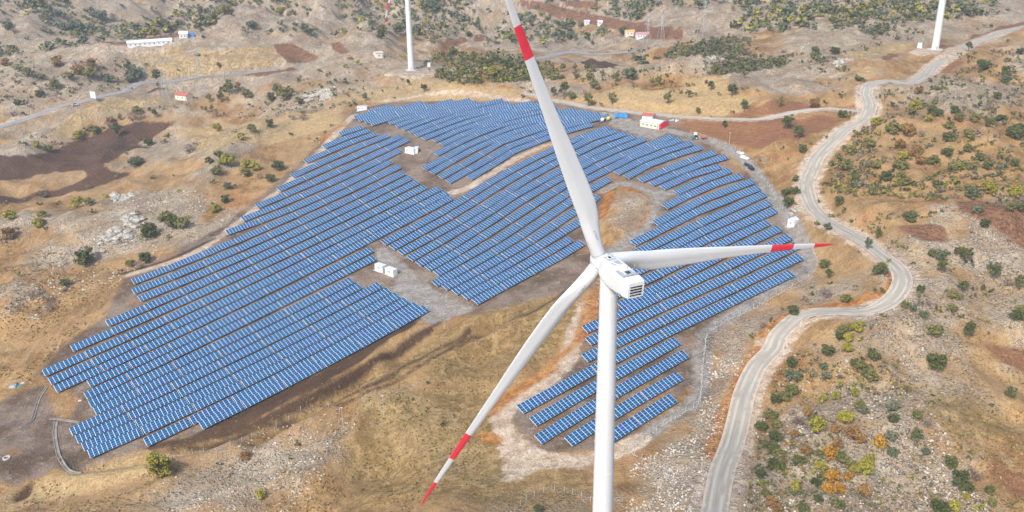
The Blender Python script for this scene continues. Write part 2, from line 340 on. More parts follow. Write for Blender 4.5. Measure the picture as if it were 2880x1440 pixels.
road_line('winding', K('i', (230, 1500), (240, 1288), (290, 1050), (370, 800), (430, 560), (470, 400), (560, 200), (690, 20)) + K('f', (720, 1240), (900, 1130), (1150, 1060), (1400, 1010), (1570, 960), (1650, 880), (1655, 780), (1620, 690), (1500, 600), (1350, 530), (1200, 460), (1090, 390), (990, 290), (940, 190), (935, 90), (970, 0)) +
          K('c', (1010, 1200), (1100, 1100), (1230, 980), (1370, 880), (1410, 820), (1400, 760), (1385, 690), (1420, 650), (1560, 610), (1740, 580), (1880, 520), (1950, 450), (2040, 395), (2150, 350), (2300, 290), (2440, 235), (2600, 205)), 7.2)
road_line('side', K('c', (1375, 822), (1300, 815), (1100, 835), (850, 860), (600, 890), (350, 902), (100, 890), (-60, 880)) + K('T', (2000, 370), (1700, 320), (1300, 290), (900, 220), (560, 150), (200, 110)) + K('S', (1850, 60), (1600, 10)), 5.0)
road_line('highway', K('a', (-80, 1030), (0, 985), (150, 915), (300, 850), (450, 795), (600, 765), (780, 715), (950, 670), (1080, 640), (1260, 610), (1500, 580), (1750, 550), (1950, 535), (2100, 520)), 8.0, 14)
road_line('valley', K('b', (1440, 430), (1700, 410), (1950, 395), (2240, 370)), 8.0, 14)
# turbine pads
for X, Y in [(1035, 176), (2352, 124)]:
    q = drop(np.array([(X * D2O, Y * D2O)]))[0]; d = np.hypot(GX - q[0], GY - q[1]); wd = np.clip(1 - (d - 14) / 18, 0, 1); wd = wd * wd * (3 - 2 * wd); GZ = GZ * (1 - wd) + q[2] * wd
# the spoil mound inside the field, the ditch in front of the left block, the pit in the corner
def bump(pix, h, soft):
    global GZ
    q = drop(np.array(pix))[:, :2]; s = sd_poly(GX, GY, q); wd = np.clip(s / soft, 0, 1); GZ = GZ + h * wd * wd * (3 - 2 * wd)
bump(K('H', (0, 190), (120, 100), (230, 95), (460, 180), (540, 230), (520, 330), (470, 440), (370, 590), (250, 660), (130, 760), (-60, 800), (-80, 500)), 2.6, 5)
bump(K('g', (90, 1190), (130, 1140), (210, 1080), (245, 1040), (250, 1130), (200, 1190), (120, 1215)), -5, 4)
_out = np.clip((-sd_poly(GX, GY, FIELD) - 1) / 5, 0, 1)
for pix, dep, wid in [(K('z', (230, 1165), (420, 1140), (560, 1105), (700, 1060), (860, 985), (1010, 895), (1160, 800)), 2.8, 4.5), (K('z', (640, 1110), (800, 1030), (960, 950), (1120, 870), (1250, 810)), 2.2, 3.5), (K('z', (1010, 900), (1180, 840), (1330, 760), (1450, 690)), 2.2, 4.5), (K('z', (300, 680), (420, 660), (560, 590), (640, 540)), 1.0, 4)]:
    q = drop(np.array(pix)); l = smooth_line(q[:, :2], 6); d, _ = d_line(GX, GY, l); GZ = GZ + _out * (-dep * np.exp(-(d / wid) ** 2) + dep * .7 * np.exp(-((d - wid * 2.2) / wid) ** 2))
# ------------------------------------------------------------------ what covers the ground: distances to outlines (positive inside)
LAY = {k: np.full(GX.shape, -12.0) for k in ('plough', 'red', 'gold', 'rock', 'gravel', 'sand', 'orange', 'olive', 'dark', 'track')}
def area(layer, pix, cut=False):
    q = drop(np.array(pix, float))[:, :2]; xa, ya = q.min(0) - 14; xb, yb = q.max(0) + 14
    ii = np.where((xs > xa) & (xs < xb))[0]; jj = np.where((ys > ya) & (ys < yb))[0]
    if not len(ii) or not len(jj): return
    s_ = np.ix_(jj, ii); s = np.clip(sd_poly(GX[s_], GY[s_], q), -12, 12); A = LAY[layer]
    A[s_] = np.minimum(A[s_], -s) if cut else np.maximum(A[s_], s)
def band(layer, pix, wid):
    q = smooth_line(drop(np.array(pix, float))[:, :2], 5) if not isinstance(pix, np.ndarray) else pix[:, :2]
    xa, ya = q.min(0) - 30; xb, yb = q.max(0) + 30; ii = np.where((xs > xa) & (xs < xb))[0]; jj = np.where((ys > ya) & (ys < yb))[0]; s_ = np.ix_(jj, ii)
    d, _ = d_line(GX[s_], GY[s_], q); A = LAY[layer]; A[s_] = np.maximum(A[s_], np.clip(wid / 2 - d, -12, 12))
area('plough', K('a', (-60, 1190), (200, 1190), (430, 1120), (560, 1060), (760, 1000), (900, 950), (1090, 915), (1320, 920), (1290, 950), (1150, 1040), (1050, 1070), (1040, 1090), (1160, 1110), (900, 1180), (780, 1240), (830, 1288)) + K('d', (1000, 10), (830, 90), (640, 150), (300, 190), (-60, 265)))
area('plough', K('d', (-60, 90), (290, 25), (630, -5), (660, 30), (640, 60), (320, 150), (-60, 190)), cut=True)
area('plough', K('a', (1040, 720), (1180, 660), (1260, 665), (1230, 680), (1100, 705)))
area('plough', K('b', (1800, 465), (1900, 440), (2090, 490), (2060, 525), (1950, 515)))
area('red', K('a', (2440, 345), (2576, 325), (2640, 400), (2560, 410)))
area('gold', K('a', (1050, 440), (1500, 380), (1900, 370), (2100, 470), (2000, 520), (1500, 570), (1150, 590)))
band('red', K('b', (780, 380), (900, 320), (1040, 300), (1060, 270)), 9)
band('sand', K('a', (640, 350), (950, 385), (1300, 340), (1500, 285)), 8)
area('red', K('f', (1600, 425), (1800, 405), (1980, 440), (2010, 530), (1850, 545), (1700, 480)))
area('red', K('c', (-40, 905), (400, 917), (800, 893), (1060, 865), (1240, 900), (1060, 980), (900, 1040), (700, 1060), (600, 1130), (540, 1120), (300, 1060), (0, 960)))
area('red', K('T', (2560, 560), (2800, 600), (3400, 640), (3400, 900), (2900, 760)))
area('red', K('c', (280, 888), (500, 830), (600, 795), (850, 760), (960, 795), (1340, 780), (1330, 805), (1100, 820), (600, 870), (400, 885)))
area('red', K('f', (2050, 225), (2300, 235), (2620, 350), (2620, 600), (2300, 400), (2080, 300)))
area('red', K('i', (2240, 0), (2620, 80), (2620, 260), (2400, 150)))
area('red', K('i', (2300, 900), (2620, 990), (2620, 1230), (2420, 1110), (2310, 990)))
area('red', K('a', (1830, 575), (2000, 535), (2250, 520), (2200, 545), (1960, 580)))
area('red', K('a', (660, 360), (900, 320), (1400, 240), (1440, 250), (950, 335), (750, 362)))
for P_ in [K('b', (1300, 20), (1550, 15), (1750, 75), (1560, 90), (1380, 40)), K('b', (1750, 90), (2100, 150), (2500, 200), (2576, 240), (2300, 240), (2000, 190), (1780, 130))]: area('red', P_)
band('red', K('c', (1490, 640), (1700, 610), (1850, 590), (2000, 520), (2080, 470)), 7)
band('red', K('c', (1760, 550), (1850, 520), (1900, 470)), 5)
band('red', K('c', (1950, 360), (2200, 300), (2400, 215), (2576, 180)), 8)
area('red', K('c', (1480, 440), (1560, 400), (1640, 410), (1560, 460)))
area('gold', K('a', (330, 1010), (560, 850), (640, 820), (900, 740), (1240, 735), (1270, 770), (900, 830), (600, 950), (420, 1040)))
area('gold', K('b', (1560, 740), (1800, 720), (1980, 690), (2130, 650), (2300, 680), (2620, 690), (2620, 860), (2300, 860), (2000, 830), (1700, 780)))
area('gold', K('c', (0, 560), (330, 590), (360, 680), (480, 720), (560, 760), (460, 850), (250, 880), (0, 870)))
area('gold', K('c', (1220, 415), (1500, 350), (1700, 310), (1790, 330), (1640, 390), (1500, 430), (1270, 455)))
area('gold', K('c', (1260, 500), (1400, 500), (1440, 580), (1340, 620)))
area('gold', K('g', (-40, 1180), (300, 1060), (620, 990), (900, 880), (1150, 890), (1150, 1030), (900, 1080), (400, 1190), (-40, 1300)))
area('gold', K('h', (150, 400), (350, 350), (620, 420), (900, 560), (1000, 760), (1180, 850), (1200, 1060), (900, 1100), (500, 900), (250, 700)))
area('gold', K('b', (-200, 760), (200, 700), (600, 590), (900, 650), (1300, 680), (1350, 740), (800, 760), (300, 780)))
area('gold', K('a', (1350, 1000), (1700, 930), (2300, 860), (2576, 800), (2576, 950), (2200, 1050), (1600, 1150)))
area('olive', K('i', (1900, 420), (2300, 450), (2380, 600), (2620, 640), (2400, 760), (2050, 760), (1850, 570)))
area('olive', K('f', (940, 440), (1100, 430), (1250, 520), (1100, 560), (980, 530)))
area('olive', K('z', (1040, 880), (1160, 800), (1230, 790), (1160, 860), (1000, 960), (700, 1090), (450, 1140), (520, 1110), (800, 1010)))
area('olive', K('h', (1050, 850), (1200, 850), (1210, 1000), (1080, 1100), (900, 1080)))
area('olive', K('z', (900, 1020), (1180, 960), (1300, 1010), (1330, 1150), (1480, 1200), (1480, 1288), (880, 1288), (860, 1130)))
area('plough', K('H', (-30, 200), (60, 130), (130, 110), (120, 200), (60, 330), (20, 430), (-90, 480)))
area('rock', K('H', (120, 200), (300, 180), (520, 240), (430, 430), (230, 560), (100, 480)))
area('olive', K('z', (1200, 790), (1440, 700), (1470, 760), (1380, 900), (1260, 960), (1050, 960)))
area('rock', K('d', (560, 540), (700, 340), (880, 210), (1100, 150), (1450, 110), (1560, 220), (1500, 420), (1250, 560), (900, 640), (560, 720), (250, 760), (250, 560)))
area('rock', K('d', (1250, 520), (1500, 400), (1750, 300), (1800, 360), (1500, 560), (1350, 620)))
area('rock', K('a', (1990, 800), (2200, 700), (2420, 650), (2530, 690), (2500, 760), (2250, 850), (2100, 880)))
area('rock', K('a', (1080, 1060), (1350, 990), (1720, 1040), (1500, 1140), (1150, 1220), (800, 1288), (1000, 1180)))
area('rock', K('i', (1250, 350), (1450, 280), (1650, 300), (1850, 560), (1950, 800), (2000, 950), (2250, 1300), (400, 1300), (560, 1100), (850, 1050), (1200, 760), (1350, 650)))
area('rock', K('f', (1450, 1130), (1650, 1040), (1850, 1130), (1900, 1288), (1400, 1288)))
area('rock', K('c', (1600, 680), (1760, 620), (2100, 600), (2620, 640), (2520, 760), (2300, 860), (1900, 790), (1650, 760)))
area('rock', K('i', (60, 600), (250, 350), (220, 200), (300, 20), (420, -50), (520, -60), (330, 350), (250, 620), (200, 850), (210, 950), (100, 1288), (-200, 1288), (-300, 950), (0, 720)))
area('rock', K('f', (200, 1220), (600, 1050), (740, 1060), (600, 1180), (450, 1288), (180, 1400)))
area('rock', K('g', (1300, 1000), (1700, 900), (2400, 700), (2560, 700), (2520, 820), (2250, 1000), (1900, 1288), (1050, 1288)))
area('rock', K('h', (1150, 1288), (1500, 1150), (1800, 1200), (1900, 1288)))
area('rock', K('f', (880, 700), (1040, 840), (1290, 860), (1220, 960), (960, 1010), (860, 900)))
area('rock', K('c', (0, 400), (240, 340), (340, 450), (560, 420), (900, 430), (1230, 450), (1250, 560), (1000, 600), (1200, 680), (700, 700), (420, 650), (300, 560), (0, 520)))
area('rock', K('b', (250, 560), (430, 480), (800, 470), (940, 570), (700, 560), (420, 620)))
area('rock', K('b', (1160, 600), (1500, 560), (1900, 640), (1950, 710), (1700, 740), (1400, 700)))
for P_ in [K('a', (0, 300), (460, 320), (900, 500), (1070, 620), (700, 660), (400, 760), (200, 860), (0, 870)), K('a', (950, 130), (1450, 60), (2000, 60), (2576, 100), (2576, 260), (2000, 240), (1400, 260), (1000, 230)), K('b', (0, 60), (500, 40), (1200, 120), (1700, 180), (2100, 300), (2100, 370), (1500, 400), (900, 330), (0, 240)),
           K('c', (850, 80), (1100, 30), (2000, 80), (2200, 120), (1900, 320), (1300, 300), (900, 340))]: area('rock', P_)
_pq, _pz = proj(np.stack([GX.ravel(), GY.ravel(), GZ.ravel()], 1)); _px = _pq[:, 0].reshape(GX.shape); _py = _pq[:, 1].reshape(GX.shape); _ps = _pz.reshape(GX.shape) / F
def far_area(layer, pix):
    s = sd_poly(_px, _py, np.array(pix)) * _ps * 1.6; A = LAY[layer]; mk = (GY > 620) & (GY < 2600); A[mk] = np.maximum(A, np.clip(s, -12, 12))[mk]
far_area('red', K('b', (1290, 25), (1450, 5), (1620, 40), (1800, 90), (2120, 150), (2400, 215), (2580, 225), (2580, 300), (2420, 300), (2200, 290), (2080, 225), (1850, 175), (1600, 105), (1400, 60)))
far_area('red', K('b', (1580, 0), (1900, 10), (2000, 60), (1780, 60)))
far_area('red', K('b', (2100, 220), (2300, 150), (2330, 170), (2180, 240)))
far_area('red', K('a', (690, 350), (950, 315), (1350, 250), (1420, 240), (1440, 255), (1000, 335)))
far_area('gold', K('a', (1300, 450), (1850, 350), (2300, 330), (2100, 470), (1700, 520), (1300, 580), (1100, 600)))
far_area('red', K('a', (2060, 335), (2200, 325), (2420, 440), (2330, 470), (2180, 480), (2100, 400)))
far_area('gold', K('a', (900, 390), (1450, 300), (1480, 320), (1350, 420), (1000, 450)))
far_area('sand', K('b', (780, 385), (960, 310), (970, 318), (800, 395)))
far_area('sand', K('a', (640, 350), (900, 380), (960, 385), (1300, 335), (1500, 285), (1500, 300), (1300, 355), (950, 400), (750, 385)))
# graded ground of the solar field
area('gravel', FIELD_PIX)
area('gravel', K('H', (-10, 200), (120, 90), (230, 85), (460, 170), (550, 225), (530, 330), (480, 450), (375, 600), (250, 660), (130, 760), (-60, 800), (-90, 560)), cut=True)
area('gravel', K('T', (1560, 330), (2200, 350), (2600, 420), (3300, 560), (2900, 700), (2560, 560), (2560, 780), (1560, 700)))
band('gravel', K('o', (1700, 320), (1800, 352), (1960, 385), (2050, 420), (2110, 470), (2180, 560), (2230, 640), (2270, 720), (2262, 768), (2180, 810), (2060, 890), (1985, 935), (1975, 1000), (1970, 1100), (1945, 1140), (1880, 1180), (1790, 1250)), 6)
band('sand', K('o', (1650, 860), (1610, 960), (1600, 1010), (1550, 1060), (1490, 1110), (1430, 1140), (1410, 1190), (1440, 1240), (1520, 1290), (1620, 1300), (1700, 1285), (1800, 1240)), 7)
area('sand', K('h', (1180, 800), (1300, 760), (1560, 900), (1700, 920), (1900, 960), (1700, 960), (1500, 950), (1330, 1060), (1210, 1050), (1230, 930)))
band('sand', K('z', (330, 690), (480, 640), (600, 560), (760, 430), (850, 330), (890, 290)), 5)
band('sand', K('b', (330, 760), (600, 720), (820, 695), (1100, 720), (1400, 760)), 4)
band('sand', K('E', (2350, 590), (2000, 740), (1700, 920), (1400, 1100), (1250, 1130)), 5)
band('sand', K('a', (-60, 965), (150, 890), (400, 845)), 5)
area('sand', K('z', (980, 180), (1035, 168), (1090, 172), (1100, 190), (1030, 200), (960, 195)))
area('sand', K('c', (1700, 400), (1800, 360), (1960, 370), (1940, 410), (1800, 430)))
area('orange', K('J', (700, 190), (560, 230), (330, 340), (150, 450), (0, 560), (-150, 700), (-160, 780), (0, 740), (100, 640), (260, 520), (420, 410), (560, 330), (700, 240)))
area('orange', K('h', (1040, 690), (1130, 680), (1230, 740), (1200, 770), (1110, 785), (1050, 750)))
area('orange', K('E', (1850, 850), (2000, 780), (2360, 590), (2360, 630), (2050, 790), (1900, 840)))
area('orange', K('H', (190, 100), (290, 90), (470, 180), (440, 190), (300, 160), (200, 150)))
area('orange', K('H', (520, 320), (545, 315), (470, 470), (380, 600), (330, 590), (440, 430)))
area('orange', K('H', (0, 170), (100, 120), (120, 200), (60, 330), (0, 480), (-70, 420)))
area('orange', K('P', (800, 640), (1060, 470), (1380, 260), (1430, 330), (1100, 480), (900, 720), (800, 780)))
band('orange', K('f', (1580, 780), (1585, 860), (1520, 910), (1380, 960), (1100, 1020), (850, 1070), (700, 1150), (600, 1240)), 4.5)
band('orange', K('i', (560, 60), (450, 230), (370, 400), (320, 520), (280, 650), (230, 800), (200, 860)), 4.5)
area('orange', K('b', (1150, 630), (1250, 640), (1320, 670), (1200, 665)))
area('orange', K('z', (1290, 1010), (1500, 830), (1510, 700), (1470, 760), (1440, 860), (1330, 960), (1230, 1030)))
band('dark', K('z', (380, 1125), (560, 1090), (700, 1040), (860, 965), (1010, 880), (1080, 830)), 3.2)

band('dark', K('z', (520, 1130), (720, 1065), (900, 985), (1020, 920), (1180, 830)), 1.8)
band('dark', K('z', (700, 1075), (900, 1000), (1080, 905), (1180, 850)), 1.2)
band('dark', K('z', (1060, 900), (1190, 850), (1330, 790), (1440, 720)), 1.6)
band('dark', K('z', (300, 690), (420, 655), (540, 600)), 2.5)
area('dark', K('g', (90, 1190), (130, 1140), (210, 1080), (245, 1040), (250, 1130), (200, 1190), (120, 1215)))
area('gravel', K('g', (-40, 480), (150, 380), (330, 330), (420, 560), (600, 640), (680, 900), (600, 1000), (450, 960), (240, 1040), (120, 1100), (-40, 1050)))
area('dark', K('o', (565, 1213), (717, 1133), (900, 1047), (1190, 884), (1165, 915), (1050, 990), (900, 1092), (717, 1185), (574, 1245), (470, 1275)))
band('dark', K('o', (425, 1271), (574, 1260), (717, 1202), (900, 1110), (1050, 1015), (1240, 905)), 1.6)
LAY['rock'] = np.maximum(LAY['rock'], np.clip((RIDGE - np.where(GY > 700, .16, .42)) * 60, -12, 10))
band('track', K('o', (1700, 320), (1800, 352), (1960, 385), (2050, 420), (2110, 470), (2180, 560), (2230, 640), (2270, 720), (2262, 768), (2180, 810), (2060, 890), (1985, 935), (1975, 1000), (1970, 1100), (1945, 1140), (1880, 1180), (1790, 1250)), 6)
area('track', K('o', (1060, 692), (1075, 695), (1130, 740), (1200, 800), (1270, 845), (1345, 868), (1290, 885), (1215, 915), (1175, 885), (1100, 820), (1115, 775), (1060, 730)))
area('track', K('T', (1560, 520), (1750, 500), (2250, 600), (2250, 680), (2560, 760), (2900, 830), (2700, 900), (2560, 980), (1600, 700)))
band('track', K('H', (0, 150), (180, 70), (330, 110), (520, 180), (640, 160), (800, 170)), 6)
band('track', K('H', (640, 160), (570, 330), (480, 480), (380, 620), (230, 760), (80, 830), (-40, 930)), 7)
band('sand', ROADS['winding'][0], 12.5); band('sand', ROADS['side'][0], 8.5)

# ------------------------------------------------------------------ ground material
def ground_material():
    T = NT('ground'); pos = T.n('ShaderNodeNewGeometry').outputs['Position']; flat = T.n('ShaderNodeVectorMath', {0: pos, 1: (1, 1, .35)}, operation='MULTIPLY').outputs[0]
    n_big = T.noise(flat, .011, 5, .6); n_mid = T.noise(flat, .06, 6, .62); n_sm = T.noise(flat, .33, 6, .66); n_fine = T.noise(flat, 1.6, 5, .7)
    c = T.mix(T.ramp(n_mid, .36, .66), C3(.155, .095, .046), C3(.31, .215, .12))                       # dry soil and straw
    c = T.mix(T.ramp(n_big, .42, .62, 0, .5), c, C3(.27, .205, .135))
    c = T.mix(T.ramp(n_sm, .5, .72, 0, .5), c, C3(.38, .285, .165))
    c = T.mix(T.ramp(T.noise(flat, .14, 6, .7), .56, .68, 0, .5), c, C3(.14, .09, .045))              # bare brown patches
    c = T.mix(T.ramp(T.noise(flat, .035, 4, .6, W=2.0), .56, .7, 0, .45), c, C3(.29, .145, .085))
    c = T.mix(1.0, c, C3(1.14, 1.01, .79), 'MULTIPLY')
    gul = T.noise(T.n('ShaderNodeVectorMath', {0: flat, 1: (.9, .16, .4)}, operation='MULTIPLY').outputs[0], .35, 6, .68)
    c = T.mix(T.ramp(gul, .52, .66, 0, .4), c, T.mix(1.0, c, C3(.55, .5, .42), 'MULTIPLY')); c = T.mix(T.ramp(gul, .47, .36, 0, .35), c, C3(.36, .285, .165))
    # limestone: broken pale stones with soil between
    warp = T.n('ShaderNodeVectorMath', {0: flat, 1: T.n('ShaderNodeVectorMath', {0: T.n('ShaderNodeTexNoise', {'Vector': flat, 'Scale': .25, 'Detail': 3}).outputs['Color'], 1: (4, 4, 4)}, operation='MULTIPLY').outputs[0]}, operation='ADD').outputs[0]
    v1 = T.n('ShaderNodeTexVoronoi', {'Vector': warp, 'Scale': .85}, feature='F1'); v2 = T.n('ShaderNodeTexVoronoi', {'Vector': warp, 'Scale': 2.1}, feature='F1')
    stone = T.math('MAXIMUM', T.ramp(v1.outputs['Distance'], .48, .2), T.math('MULTIPLY', T.ramp(v2.outputs['Distance'], .42, .18), .85))
    stone = T.math('MULTIPLY', stone, T.ramp(T.noise(flat, .2, 5, .7), .38, .56))
    scol = T.mix(T.ramp(v1.outputs['Color'], .2, .8), C3(.29, .26, .22), C3(.53, .49, .43))
    def lay(name, w_=2.5, amp=9.0, nz=None):
        f = T.math('ADD', T.attr(name), T.math('MULTIPLY', T.math('SUBTRACT', nz or n_sm, .5), amp)); return T.ramp(f, -w_, w_)
    rk = lay('rock', 7, 34, T.noise(flat, .085, 6, .68))
    far = T.ramp(T.n('ShaderNodeSeparateXYZ', {0: pos}).outputs[1], 520, 760)
    rk = T.math('MAXIMUM', rk, T.math('MULTIPLY', far, T.ramp(T.noise(flat, .03, 7, .65), .44, .57)))
    rk = T.math('MAXIMUM', rk, T.ramp(T.noise(flat, .045, 5, .7, W=3.0), .6, .72, 0, .7))
    bed = T.mix(T.ramp(n_mid, .36, .68), C3(.29, .22, .15), C3(.41, .35, .27))
    c = T.mix(T.math('MULTIPLY', rk, .8), c, bed)
    c = T.mix(T.math('MULTIPLY', rk, stone), c, scol)
    c = T.mix(T.math('MULTIPLY', lay('gold'), .8), c, T.mix(T.ramp(T.noise(flat, .5, 5, .7), .35, .65), C3(.30, .205, .095), C3(.44, .325, .17)))
    c = T.mix(T.math('MULTIPLY', lay('olive', 4, 12), .7), c, T.mix(T.ramp(n_sm, .4, .65), C3(.15, .10, .038), C3(.29, .205, .09)))
    fur = T.n('ShaderNodeTexWave', {'Vector': flat, 'Scale': .16, 'Distortion': 1.4, 'Detail': 3}, wave_type='BANDS', bands_direction='DIAGONAL').outputs['Fac']
    c = T.mix(T.math('MULTIPLY', lay('plough', 1.2, 5), .93), c, T.mix(T.math('ADD', T.math('MULTIPLY', n_mid, .7), T.math('MULTIPLY', fur, .25)), C3(.042, .020, .013), C3(.105, .057, .038)))
    c = T.mix(T.math('MULTIPLY', lay('red', 1.2, 5), .9), c, T.mix(T.math('ADD', T.math('MULTIPLY', n_sm, .7), T.math('MULTIPLY', fur, .2)), C3(.13, .052, .026), C3(.26, .135, .07)))
    gcol = T.mix(T.ramp(n_mid, .36, .62), C3(.095, .066, .046), C3(.195, .155, .125)); gcol = T.mix(T.ramp(n_sm, .55, .7, 0, .5), gcol, C3(.30, .275, .25))
    gcol = T.mix(T.ramp(T.noise(flat, .05, 5, .6, W=5.0), .55, .66, 0, .7), gcol, C3(.25, .135, .065))
    c = T.mix(T.math('MULTIPLY', lay('gravel', 1.5, 5), .9), c, gcol)
    c = T.mix(T.math('MULTIPLY', lay('track', 1.5, 5), .85), c, T.mix(T.ramp(n_sm, .35, .65), C3(.19, .175, .155), C3(.30, .28, .255)))
    c = T.mix(T.math('MULTIPLY', lay('sand', 1.2, 4), .85), c, T.mix(T.ramp(n_sm, .35, .65), C3(.34, .255, .18), C3(.52, .43, .34)))
    c = T.mix(T.math('MULTIPLY', lay('orange', 1.0, 5), .85), c, T.mix(T.ramp(n_sm, .35, .65), C3(.24, .085, .018), C3(.39, .195, .06)))
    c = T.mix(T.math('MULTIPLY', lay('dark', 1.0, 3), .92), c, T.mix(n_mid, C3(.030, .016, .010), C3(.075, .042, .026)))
    c = T.mix(1.0, c, T.mix(T.ramp(n_fine, .25, .75), C3(.68, .68, .68), C3(1.25, 1.25, 1.25)), 'MULTIPLY')
    peb = T.n('ShaderNodeTexVoronoi', {'Vector': flat, 'Scale': .55}, feature='F1').outputs['Distance']
    c = T.mix(T.ramp(peb, .12, .05, 0, .45), c, C3(.6, .55, .47))                                          # scattered single stones
    h = T.math('ADD', T.math('MULTIPLY', T.math('MULTIPLY', rk, stone), .8), T.math('ADD', T.math('MULTIPLY', n_sm, .9), T.math('MULTIPLY', n_fine, .25)))
    bp = T.n('ShaderNodeBump', {'Strength': 1.0, 'Distance': 1.3, 'Height': h})
    T.setb(Base_Color=c, Roughness=.95, Normal=bp); T.b.inputs['Specular IOR Level'].default_value = .15
    return T.m
nx, ny = len(xs), len(ys)
idx = np.arange(nx * ny).reshape(ny, nx); Fq = np.stack([idx[:-1, :-1], idx[:-1, 1:], idx[1:, 1:], idx[1:, :-1]], -1).reshape(-1, 4)
me = npmesh('terrain', np.stack([GX.ravel(), GY.ravel(), GZ.ravel()], 1), Fq, ground_material(), smooth=True)
for k, A in LAY.items():
    a = me.attributes.new(k, 'FLOAT', 'POINT'); a.data.foreach_set('value', A.ravel().astype(np.float32))
tag(link('terrain', me), kind='structure')

# ------------------------------------------------------------------ roads
def road_material(name, a, b, dark):
    T = NT(name); pos = T.n('ShaderNodeNewGeometry').outputs['Position']; uv = T.n('ShaderNodeUVMap', uv_map='UVMap').outputs[0]
    s = T.n('ShaderNodeSeparateXYZ', {0: uv}); u = s.outputs[0]
    st = T.noise(T.n('ShaderNodeCombineXYZ', {0: T.math('MULTIPLY', u, 9), 1: T.math('MULTIPLY', s.outputs[1], .06), 2: 0}).outputs[0], 1.0, 4)
    c = T.mix(T.ramp(st, .35, .65), C3(*a), C3(*b)); c = T.mix(T.ramp(T.noise(pos, .5, 5, .7), .5, .72, 0, .35), c, C3(*dark))
    edge = T.math('ABSOLUTE', T.math('SUBTRACT', u, .5)); wt = T.math('ABSOLUTE', T.math('SUBTRACT', edge, .2)); c = T.mix(T.math('MULTIPLY', T.ramp(wt, .09, .02), T.ramp(T.noise(pos, .12, 3), .35, .6)), c, C3(*[x * 1.22 for x in b])); e = T.math('ADD', edge, T.math('MULTIPLY', T.math('SUBTRACT', T.noise(pos, .35, 5, .72), .5), .6))
    c = T.mix(T.ramp(e, .36, .47, 0, .85), c, C3(.45, .37, .285))
    T.setb(Base_Color=c, Roughness=.9, Normal=T.n('ShaderNodeBump', {'Strength': .25, 'Distance': .1, 'Height': T.noise(pos, 2.5, 5, .7)})); T.b.inputs['Specular IOR Level'].default_value = .2
    return T.m
def ribbon(name, key, mat, off=.03):
    l, wd = ROADS[key]; t = np.gradient(l[:, :2], axis=0); t /= np.linalg.norm(t, axis=1)[:, None]; nrm = np.stack([-t[:, 1], t[:, 0]], 1)
    n = len(l); V = []; us = np.linspace(-.5, .5, 7)
    wob = 1 + .10 * np.array([vnoise(np.array([i * .13]), np.array([3.3]))[0] for i in range(n)])
    for u in us: V.append(np.column_stack([l[:, :2] + nrm * (u * wd * wob)[:, None], l[:, 2] + off + .05 * (1 - (2 * u) ** 2)]))
    V = np.stack(V, 1).reshape(-1, 3); k = len(us); Fq = []; uv = []; s = np.concatenate([[0], np.cumsum(np.linalg.norm(np.diff(l[:, :2], axis=0), axis=1))])
    for i in range(n - 1):
        for j in range(k - 1):
            Fq.append((i * k + j, i * k + j + 1, (i + 1) * k + j + 1, (i + 1) * k + j)); uv += [(us[j] + .5, s[i]), (us[j + 1] + .5, s[i]), (us[j + 1] + .5, s[i + 1]), (us[j] + .5, s[i + 1])]
    tag(link(name, npmesh(name, V, Fq, mat, uv, smooth=True)), kind='structure')
m_road = road_material('worn_gravel_road', (.25, .23, .195), (.32, .295, .25), (.20, .18, .15))
ribbon('road', 'winding', m_road); ribbon('side_road', 'side', road_material('pale_gravel_road', (.30, .275, .24), (.42, .38, .33), (.25, .22, .19)))
m_hw = road_material('asphalt_highway', (.16, .165, .175), (.24, .245, .26), (.12, .12, .13))
ribbon('highway', 'highway', m_hw, .1); ribbon('valley_highway', 'valley', m_hw, .1)
# ------------------------------------------------------------------ materials for things
M_white = simple('white_paint', (.54, .555, .57), .4, .04, .15); M_red = simple('red_paint', (.60, .03, .055), .45, .06)
M_white2 = simple('white_sheet_metal', (.62, .63, .64), .5, .06, .5); M_grey = simple('grey_metal', (.30, .33, .36), .5, .1); M_dark = simple('dark_gap', (.012, .012, .014), .6, .1)
M_steel = simple('galvanised_steel', (.42, .43, .44), .45, .1, .8, .3); M_conc = simple('concrete', (.42, .40, .37), .85, .15)
M_cream = simple('cream_wall', (.66, .58, .46), .8, .08); M_redroof = simple('red_roof', (.36, .10, .07), .7, .2); M_redwall = simple('bright_red_wall', (.62, .03, .045), .6, .08)
M_glass = simple('dark_glass', (.03, .035, .045), .15, .1); M_blue = simple('blue_tarpaulin', (.015, .20, .55), .5, .25); M_black = simple('black_plastic', (.02, .025, .035), .35, .3)
M_yel = simple('yellow_paint', (.62, .42, .05), .5, .1); M_wood = simple('weathered_wood', (.16, .12, .09), .9, .2); M_stone = simple('limestone', (.33, .31, .275), .95, .45, .9)
M_bark = simple('bark', (.13, .10, .08), .95, .25, 3); M_teal = simple('teal_paint', (.03, .17, .20), .5, .15)

